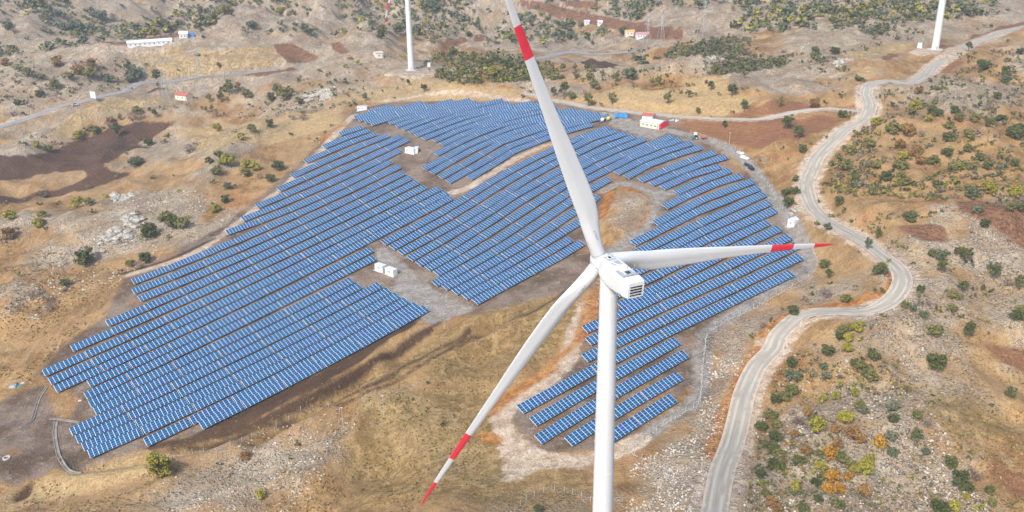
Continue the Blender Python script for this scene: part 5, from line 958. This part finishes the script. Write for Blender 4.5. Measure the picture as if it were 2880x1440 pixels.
def tarp_stack(c, x, y, n, label, mat, name='covered_pallets', cat='pallets', rz=0.2, s=1.0):
    p = at(c, x, y); r = empty(name, loc=tuple(p), rz=rz); tag(r, label, cat); rs = random.Random(int(x))
    for k in range(n):
        B = MB(); w_, d_, h_ = s * rs.uniform(1.8, 2.8), s * rs.uniform(1.8, 2.6), s * rs.uniform(1.3, 2.2); cx = (k - n / 2) * 2.3 * s; cy = rs.uniform(-.8, .8)
        B.loft([[(cx + sx * w_ / 2 * q, cy + sy * d_ / 2 * q, z) for sx, sy in ((-1, -1), (1, -1), (1, 1), (-1, 1))] for q, z in ((1.1, -.2), (1.0, h_ * .5), (.93, h_ * .9), (.55, h_ * 1.08))]); B.build('cover', mat, r)
    return r
tarp_stack('G', 1020, 275, 3, 'row of goods under bright blue tarpaulins at the field gate', M_blue, rz=-.25, s=1.15)
tarp_stack('a', 1453, 272, 2, 'bright blue tank beside the small white barn building', M_blue, 'water_tank', 'tank', s=1.6)
def mixer(c, x, y, mat, label):
    p = at(c, x, y); r = empty('cement_mixer', loc=tuple(p), rz=.6); tag(r, label, 'cement mixer')
    B = MB(); B.tube([(0, 0, 1.0), (.3, 0, 1.2), (1.0, 0, 1.6), (1.8, 0, 2.1), (2.1, 0, 2.3)], [.5, 1.0, 1.15, .7, .45], 14); B.build('drum', mat, r, True)
    B = MB(); B.box((.7, 0, .6), (2.6, .9, .15)); B.box((0, 0, .9), (.3, 1.0, .8)); B.build('frame', M_grey, r)
    for sx in (-.1, 1.5):
        for sy in (-.6, .6):
            B = MB(); B.tube([(sx, sy - .1, .4), (sx, sy + .1, .4)], .4, 12); B.build('wheel', M_black, r)
mixer('T', 1375, 600, M_white, 'white cement mixer standing in the yard corner behind the panels'); mixer('T', 1510, 570, M_yel, 'yellow cement mixer standing in the yard corner behind the panels')
def tractor(c, x, y, rz, label):
    p = at(c, x, y); r = empty('tractor', loc=tuple(p), rz=rz); tag(r, label, 'tractor')
    B = MB(); B.box((1.3, 0, 1.2), (2.0, .9, .9)); B.box((2.25, 0, 1.05), (.3, .8, .6)); B.build('bonnet', M_teal, r)
    B = MB(); B.box((-.3, 0, 1.2), (1.6, 1.3, .5)); B.build('body', M_teal, r)
    B = MB()
    for sx in (-.9, .4):
        for sy in (-.6, .6): B.box((sx, sy, 2.0), (.1, .1, 1.3))
    B.box((-.25, 0, 1.95), (1.2, 1.15, .9)); cb = B.build('cab', M_glass, r)
    B = MB(); B.box((-.25, 0, 2.7), (1.7, 1.5, .14)); B.build('roof', M_white, cb)
    for sx, rr, w_ in ((-.8, .85, .45), (1.8, .5, .3)):
        for sy in (-.85, .85):
            B = MB(); B.tube([(sx, sy - w_ / 2, rr), (sx, sy + w_ / 2, rr)], rr, 18); wl = B.build('wheel', M_black, r); B = MB(); B.tube([(sx, sy - w_ / 2 - .02, rr), (sx, sy + w_ / 2 + .02, rr)], rr * .5, 12); B.build('rim', M_white, wl)
tractor('G', 1830, 530, math.radians(170), 'teal tractor parked on the perimeter track beside the red ploughed field')
def trailer(c, x, y, rz, mat, label):
    p = at(c, x, y); r = empty('farm_trailer', loc=tuple(p), rz=rz); tag(r, label, 'trailer')
    B = MB(); B.loft([[(sx * q, sy * .95 * q2, z) for sx, sy in ((-1.6, -1), (1.6, -1), (1.6, 1), (-1.6, 1))] for q, q2, z in ((.92, .9, .8), (1, 1, 1.6), (.97, .96, 1.6), (.9, .86, .95))]); B.build('bed', mat, r)
    B = MB(); B.tube([(1.5, 0, .8), (3.2, 0, .5)], .07, 5); B.build('drawbar', M_grey, r)
    for sy in (-.95, .95):
        B = MB(); B.tube([(0, sy - .12, .42), (0, sy + .12, .42)], .42, 12); B.build('wheel', M_black, r)
trailer('G', 1925, 528, math.radians(160), M_redroof, 'rusty red farm trailer standing to the right of the tractor')
p = at('G', 1838, 498); r = empty('water_tank', loc=tuple(p)); tag(r, 'yellow tank with white lid standing behind the tractor', 'tank')
B = MB(); B.tube([(0, 0, -.2), (0, 0, 1.9)], 1.1, 20); B.build('body', M_yel, r, True); B = MB(); B.tube([(0, 0, 1.9), (0, 0, 2.1), (0, 0, 2.35)], [1.2, 1.15, .3], 20); B.build('lid', M_white, r, True)
def junk(c, x, y, n, rz, mats, label, name, cat, ln=3.0):
    p = at(c, x, y); r = empty(name, loc=tuple(p), rz=rz); tag(r, label, cat); rs = random.Random(int(x + y))
    for k in range(n):
        B = MB(); q = Vector((rs.uniform(-ln, ln), rs.uniform(-1.2, 1.2), 0)); a = rs.uniform(-.5, .5); w_ = rs.uniform(.5, 1.5)
        R_ = Matrix.Translation(q) @ Matrix.Rotation(a, 4, 'Z') @ Matrix.Rotation(rs.uniform(-.2, .2), 4, 'X')
        h_ = rs.uniform(.3, 1.0); B.loft([[R_ @ Vector((sx * w_ * f_, sy * .7 * f_, z)) for sx, sy in ((-1, -1), (.9, -1.1), (1, 1), (-.8, .9))] for f_, z in ((1, -.2), (.95, h_ * .6), (.6, h_))])
        B.build('piece', mats[k % len(mats)], r)
d0, d1 = at('G', 2310, 690), at('G', 2500, 890); rzj = rz2(d0, d1)
junk('G', 2340, 688, 7, rzj, [M_white2, M_conc, M_grey], 'heap of pale sacks and boards at the bend of the perimeter track', 'scrap_heap', 'scrap heap', 2.4)
junk('G', 2395, 745, 6, rzj, [M_white, M_white2], 'white plastic sheets bundled beside the perimeter track', 'sheet_bundle', 'plastic sheets', 3.0)
junk('G', 2460, 840, 9, rzj, [M_black], 'long black plastic roll bundle lying beside the perimeter track', 'plastic_rolls', 'plastic rolls', 6)
junk('G', 1600, 322, 9, -.1, [M_wood, M_grey, M_white2], 'untidy heap of building waste right of the red building', 'waste_heap', 'scrap heap', 6)
junk('g', 115, 340, 5, .3, [M_teal, M_grey], 'crumpled teal plastic lying at the far left corner of the field', 'plastic_scrap', 'scrap')
junk('g', 570, 465, 1, .3, [M_conc], 'pale square slab lying on the bare ground at lower left', 'slab', 'slab')
p = at('g', 50, 885); B = MB(); ring = []
for k in range(24):
    a = 2 * math.pi * k / 24; ring.append([(math.cos(a) * rr, math.sin(a) * rr, z) for rr, z in ((1.3, -.1), (1.3, .5), (.85, .5), (.85, -.1))])
ring.append(ring[0]); B.loft(ring, caps=False); o = B.build('concrete_ring', M_conc); o.location = tuple(p); tag(o, 'round concrete well ring lying in the lower left corner', 'well ring')
# car and sign on the highway
p = at('a', 570, 797); r = empty('car', loc=tuple(p + [0, 0, .1]), rz=math.radians(38)); tag(r, 'white car driving on the highway at far left', 'car')
B = MB(); B.loft([[(x, sy * 1.0 * w_, z) for x, z in ((-2.3, .35), (2.3, .35), (2.35, .8), (1.2, 1.0), (-2.3, 1.05))] for sy, w_ in ((-.85, 1), (.85, 1))]); B.build('body', M_white, r)
B = MB(); B.loft([[(-1.9, y, 1.0), (1.1, y, 1.0), (.4, y * .85, 1.55), (-1.3, y * .85, 1.55)] for y in (-.78, .78)]); B.build('cabin', M_glass, r)
for sx in (-1.5, 1.5):
    for sy in (-.85, .85): B = MB(); B.tube([(sx, sy - .1, .35), (sx, sy + .1, .35)], .35, 12); B.build('wheel', M_black, r)
p = at('a', 712, 775); r = empty('billboard', loc=tuple(p), rz=-.5); tag(r, 'white roadside billboard on posts below the highway', 'billboard')
B = MB(); B.box((0, 0, 6), (6, .3, 5)); B.build('panel', M_white, r)
for sx in (-2, 2): B = MB(); B.box((sx, .2, 2), (.3, .3, 5)); B.build('post', M_grey, r)
# pylons and poles
def pylon(c, x, y, h, label):
    p = at(c, x, y); r = empty('power_pylon', loc=tuple(p), rz=.6); tag(r, label, 'pylon', 'lattice pylons'); B = MB(); wb = h * .11
    for sx, sy in ((-1, -1), (1, -1), (1, 1), (-1, 1)): B.tube([(sx * wb, sy * wb, -.5), (sx * wb * .3, sy * wb * .3, h * .62), (sx * .15, sy * .15, h)], .1, 4)
    for k in range(9):
        z0, z1 = h * k / 10, h * (k + 1) / 10; w0 = wb * (1 - .7 * min(1, z0 / h / .62)); w1 = wb * (1 - .7 * min(1, z1 / h / .62))
        for (ax, ay), (bx, by) in (((-1, -1), (1, -1)), ((1, -1), (1, 1)), ((1, 1), (-1, 1)), ((-1, 1), (-1, -1))): B.tube([(ax * w0, ay * w0, z0), (bx * w1, by * w1, z1)], .05, 3)
    B.build('mast', M_steel, r)
    for zf, w_ in ((.72, .16), (.83, .13), (.94, .1)): B = MB(); B.tube([(-h * w_, 0, h * zf), (0, 0, h * zf + .8), (h * w_, 0, h * zf)], .13, 4); B.tube([(-h * w_, 0, h * zf), (h * w_, 0, h * zf)], .1, 4); B.build('cross_arm', M_steel, r)
pylon('a', 1527, 722, 34, 'tall lattice pylon standing right of the red roofed hut'); pylon('a', 1248, 758, 24, 'shorter lattice pylon standing left of the red roofed hut')
pylon('b', 2305, 350, 24, 'lattice pylon left one below the far red village'); pylon('b', 2410, 330, 24, 'lattice pylon right one below the far red village')
pylon('c', 150, 275, 30, 'small distant lattice pylon on the upper middle slope')
def pole(c, x, y, h, label, lamp=False):
    p = at(c, x, y); r = empty('lamp_post' if lamp else 'utility_pole', loc=tuple(p)); tag(r, label, 'lamp post' if lamp else 'pole', 'lamp posts round the field' if lamp else 'wooden utility poles')
    B = MB(); B.tube([(0, 0, -.5), (0, 0, h)], [.14, .09], 8); B.build('pole', M_steel if lamp else M_wood, r, True)
    B = MB(); B.box((0, 0, h - (.1 if lamp else .6)), (.9 if lamp else 2.0, .25 if lamp else .14, .16)); B.build('lamp_head' if lamp else 'cross_arm', M_white if lamp else M_wood, r)
pole('a', 628, 945, 15, 'wooden pole standing in the golden field below the highway'); pole('a', 1265, 682, 16, 'wooden pole beside the highway left of the tall pylon'); pole('a', 1700, 610, 15, 'wooden pole beside the highway right of the tall pylon'); pole('a', 1895, 525, 12, 'wooden pole farthest right along the highway')
pole('h', 322, 560, 8, 'thin grey lamp post on the dry grass at bottom centre', True); pole('h', 15, 650, 8, 'thin grey lamp post at the stony edge left of bottom centre', True); pole('G', 2218, 600, 7, 'grey lamp post beside the perimeter track near the red field', True); pole('P', 790, 770, 5, 'short grey lamp post at the upper left corner of the field', True)
# electrical box by each far turbine
cabin('c', (1770, 362), (1802, 364), 3, 3, 'small white cabin beside the upper right turbine', name='turbine_cabin', group='turbine cabins')
cabin('b', (650, 503), (672, 503), 3, 2.4, 'small white cabin beside the hilltop turbine', name='turbine_cabin', group='turbine cabins')
# ---- perimeter fence with posts on a low rubble wall
def fence(pix, label, wall=True, gap=3.2, h=1.9, name='perimeter_fence'):
    l = smooth_line(drop(np.array(pix))[:, :2], .8); s = np.concatenate([[0], np.cumsum(np.linalg.norm(np.diff(l, axis=0), axis=1))])
    n = int(s[-1] / gap); n = min(n, 98); X = np.interp(np.linspace(0, s[-1], n + 1), s, l[:, 0]); Y = np.interp(np.linspace(0, s[-1], n + 1), s, l[:, 1]); Z = ground(X, Y)
    r = empty(name, loc=(X[0], Y[0], Z[0])); tag(r, label, 'fence'); b = MB(); b.box((0, 0, h / 2 - .2), (.1, .1, h + .4)); b.box((.08, .08, h + .05), (.24, .1, .08)); pm = b.mesh('post', M_conc)
    for x, y, z in zip(X, Y, Z): o = link('post', pm, r); o.location = (x - X[0], y - Y[0], z - Z[0])
    B = MB()
    for k in range(n):
        for hh in (.5, 1.1, 1.7): B.tube([(X[k] - X[0], Y[k] - Y[0], Z[k] - Z[0] + hh), (X[k + 1] - X[0], Y[k + 1] - Y[0], Z[k + 1] - Z[0] + hh)], .012, 3, caps=False)
    B.build('wire', M_steel, r)
    if wall:
        w_ = MB(); rs = random.Random(3); zz = ground(l[:, 0], l[:, 1])
        for (x, y), z in zip(l, zz):
            for _ in range(2):
                q = Vector((x + rs.uniform(-.35, .35), y + rs.uniform(-.35, .35), z + rs.uniform(0, .35))); sz = rs.uniform(.14, .32)
                w_.add([q + Vector(v) * sz * rs.uniform(.7, 1.2) for v in ((1, 0, 0), (0, 1, 0), (-1, 0, 0), (0, -1, 0), (0, 0, .9), (0, 0, -.9))], [(0, 1, 4), (1, 2, 4), (2, 3, 4), (3, 0, 4), (1, 0, 5), (2, 1, 5), (3, 2, 5), (0, 3, 5)])
        o = w_.build('rubble_wall', simple('pale_rubble', (.42, .38, .32), .95, .2)); tag(o, 'low pale rubble wall under the posts, ' + label.split(',')[-1].strip(), 'wall')
fence(K('f', (975, 590), (1000, 650), (1015, 720), (960, 790), (760, 910), (560, 1030), (350, 1130), (205, 1220), (175, 1288)) + K('i', (175, 30), (150, 200), (125, 455), (0, 545)) + K('h', (2400, 660), (2170, 830)), 'white post fence right of the panels, running down beside the perimeter track')
fence(K('h', (2170, 830), (2250, 880), (2470, 985), (2400, 1120), (2290, 1290)), 'white post fence right of the tower base, turning down to the bottom edge')
fence(K('h', (1310, 1290), (1400, 1200), (1530, 1140), (1640, 1130), (1780, 1165), (1880, 1210)), 'short run of white posts left of the tower at the bottom edge', False)
fence(K('g', (660, 965), (900, 910), (1150, 860), (1450, 850), (1700, 820), (1950, 710), (2150, 620), (2350, 520), (2500, 510), (2570, 560), (2490, 800), (2400, 960), (2250, 1080), (2160, 1288)), 'thin post fence along the ditch before the left panels', False, 5.0)
fence(K('c', (60, 1000), (250, 1080), (420, 1140)) + K('f', (555, 10), (640, 110), (760, 310), (900, 470), (975, 590)), 'thin post fence between the perimeter track and the winding road', False, 4.0)
# concrete drains at the left corner
M_drain = simple('dirty_concrete', (.24, .22, .19), .9, .3, .4)
def drain(pix, wid, label):
    l = smooth_line(drop(np.array(pix))[:, :2], 2.5); t = np.gradient(l, axis=0); t /= np.linalg.norm(t, axis=1)[:, None]; nn = np.stack([-t[:, 1], t[:, 0]], 1); z = ground(l[:, 0], l[:, 1]); B = MB()
    B.loft([[(p[0] + q[0] * o_, p[1] + q[1] * o_, zz + h_) for o_, h_ in ((-wid / 2, -.3), (-wid / 2, .35), (-wid / 2 + .25, .35), (-wid / 4, .04), (wid / 4, .04), (wid / 2 - .25, .35), (wid / 2, .35), (wid / 2, -.3))] for p, q, zz in zip(l, nn, z)])
    o = B.build('drain', M_drain); tag(o, label, 'drain')
drain(K('g', (355, 345), (290, 450), (240, 600), (150, 655)), 1.1, 'concrete drain running down beside the lower left panel corner')
drain(K('g', (425, 605), (415, 720), (450, 880), (520, 980), (610, 1000)), 1.4, 'curved concrete drain below the lower left panel corner')
drain(K('g', (370, 590), (440, 590), (600, 615)), .9, 'short concrete drain leading to the lower left rows')
drain(K('b', (780, 880), (790, 888), (960, 990), (1000, 1010)) + K('E', (1010, 620), (1030, 680), (950, 780)), .9, 'narrow concrete drain crossing the brown clearing behind the left block')
# ---- rock outcrops and loose stones
def stone_field(name, pix, n, size, label, mat, kind='stuff', cat='stones', layer=None):
    P = np.array(pix, float); lo, hi = P.min(0), P.max(0); q = lo + rs.random((n * 3, 2)) * (hi - lo); q = q[sd_poly(q[:, 0], q[:, 1], P) > 0][:n]; w = drop(q); keep = fbm(w[:, 0], w[:, 1], 14, 3) + rs.normal(size=len(w)) * .12 > -.06
    for nm in ('gravel', 'plough', 'red'):
        ii = np.clip(np.searchsorted(xs, w[:, 0]), 0, len(xs) - 1); jj = np.clip(np.searchsorted(ys, w[:, 1]), 0, len(ys) - 1); keep &= LAY[nm][jj, ii] < 0
    ld, _ = d_line(w[:, 0], w[:, 1], ROADS['winding'][0][::4]); keep &= ld > 4.6
    w = w[keep]; m_ = len(w); oc = np.array([(1, 0, 0), (0, 1, 0), (-1, 0, 0), (0, -1, 0), (.1, .1, .8), (0, 0, -.8)]); fc = np.array([(0, 1, 4), (1, 2, 4), (2, 3, 4), (3, 0, 4), (1, 0, 5), (2, 1, 5), (3, 2, 5), (0, 3, 5)])
    s = size[0] + (size[1] - size[0]) * rs.random(m_) ** 3; a = rs.random(m_) * 6.28; V = oc[None] * rs.uniform(.6, 1.3, (m_, 6, 1)); c_, s_ = np.cos(a)[:, None], np.sin(a)[:, None]
    V = np.stack([V[..., 0] * c_ - V[..., 1] * s_, V[..., 0] * s_ + V[..., 1] * c_, V[..., 2]], 2) * s[:, None, None] + w[:, None, :]
    tag(link(name, npmesh(name, V.reshape(-1, 3), (fc[None] + (np.arange(m_) * 6)[:, None, None]).reshape(-1, 3), mat)), label, cat, kind=kind)
M_peb = simple('pale_stones', (.40, .37, .32), .95, .3, .35)
stone_field('loose_stones', K('z', (1890, 880), (2150, 900), (2340, 1020), (2500, 1290), (1870, 1290), (1880, 1060)), 4200, (.10, .6), 'loose pale stones on the slope right of the road', M_peb)
stone_field('roadside_stones', K('z', (1740, 900), (2020, 800), (1880, 900), (1820, 1050), (1790, 1200), (1740, 1290), (1570, 1290), (1590, 1170), (1760, 1080)), 4600, (.10, .6), 'pale broken stones between the fence and the road', M_peb)
stone_field('hill_stones', K('z', (150, 660), (300, 480), (560, 470), (620, 560), (420, 680), (0, 780)), 2400, (.12, .8), 'loose limestone on the rise left of the panels', M_peb)
stone_field('bottom_stones', K('z', (440, 1150), (860, 1030), (900, 1060), (760, 1290), (350, 1290)), 1800, (.1, .55), 'loose stones on the dry slope at the bottom', M_peb)
def outcrop(c, x, y, wpx, n, label, seed):
    p = at(c, x, y); _, dz = proj([p]); W = wpx / CROP[c][2] * dz[0] / F; rr = random.Random(seed); B = MB(); import mathutils
    for k in range(n):
        ox, oy = rr.gauss(0, W * .24), rr.gauss(0, W * .17); g = float(ground(p[0] + ox, p[1] + oy)[0]) - p[2]; s = rr.uniform(.07, .16) * W; V = []; nr_, nk = 5, 7
        rings = []
        for i in range(nr_):
            t = i / (nr_ - 1); ring = []
            for k2 in range(nk):
                a = 2 * math.pi * k2 / nk; ra = s * math.sin(math.pi * (.15 + .8 * t)) * rr.uniform(.75, 1.3); ring.append((ox + ra * math.cos(a), oy + ra * math.sin(a) * .8, g - s * .35 + t * s * 1.05 * rr.uniform(.85, 1.1)))
            rings.append(ring)
        B.loft(rings)
    o = B.build('rock_outcrop', M_stone); o.location = tuple(p); tag(o, label, 'rock')
outcrop('d', 860, 500, 260, 26, 'cracked grey boulder outcrop left of the dark bushes on the left rise', 1)
outcrop('d', 1010, 370, 220, 22, 'pale boulders below the crest of the left rise', 2)
outcrop('d', 900, 230, 260, 20, 'pale rock ledge along the top of the left rise', 3)
outcrop('d', 250, 1110, 90, 9, 'small grey boulder group on the left edge slope', 4)
outcrop('f', 860, 290, 130, 16, 'grey rock outcrop between the fence and the winding road', 5)
outcrop('a', 2420, 720, 230, 30, 'grey rock ledge above the field on the upper left', 6)
outcrop('c', 900, 360, 90, 10, 'grey rock knob among trees on the upper right ridge', 7)
outcrop('c', 1190, 470, 150, 14, 'dark grey rock ledge above the round golden patch', 8)
outcrop('c', 270, 440, 160, 14, 'pale rock ledge behind the golden field, upper middle', 9)
outcrop('h', 1960, 1288, 120, 10, 'pale boulders left of the tower foot at the bottom edge', 10)

# ------------------------------------------------------------------ haze
hz = bpy.data.materials.new('haze'); hz.use_nodes = True; t_ = hz.node_tree; t_.nodes.clear(); oo = t_.nodes.new('ShaderNodeOutputMaterial'); pv = t_.nodes.new('ShaderNodeVolumePrincipled')
pv.inputs['Color'].default_value = (.80, .90, 1, 1); pv.inputs['Density'].default_value = .00016; pv.inputs['Anisotropy'].default_value = .2
t_.links.new(pv.outputs[0], oo.inputs['Volume'])
zl = float(GZ.min()) - 1; zh = max(float(GZ.max()), CZ, hub.z + RR_) + 12
B = MB(); x0, x1 = float(xs[0]) - 4, float(xs[-1]) + 4; y0, y1 = -30.0, float(ys[-1]) + 4
B.box(((x0 + x1) / 2, (y0 + y1) / 2, (zl + zh) / 2), (x1 - x0, y1 - y0, zh - zl)); tag(B.build('haze', hz), kind='stuff')
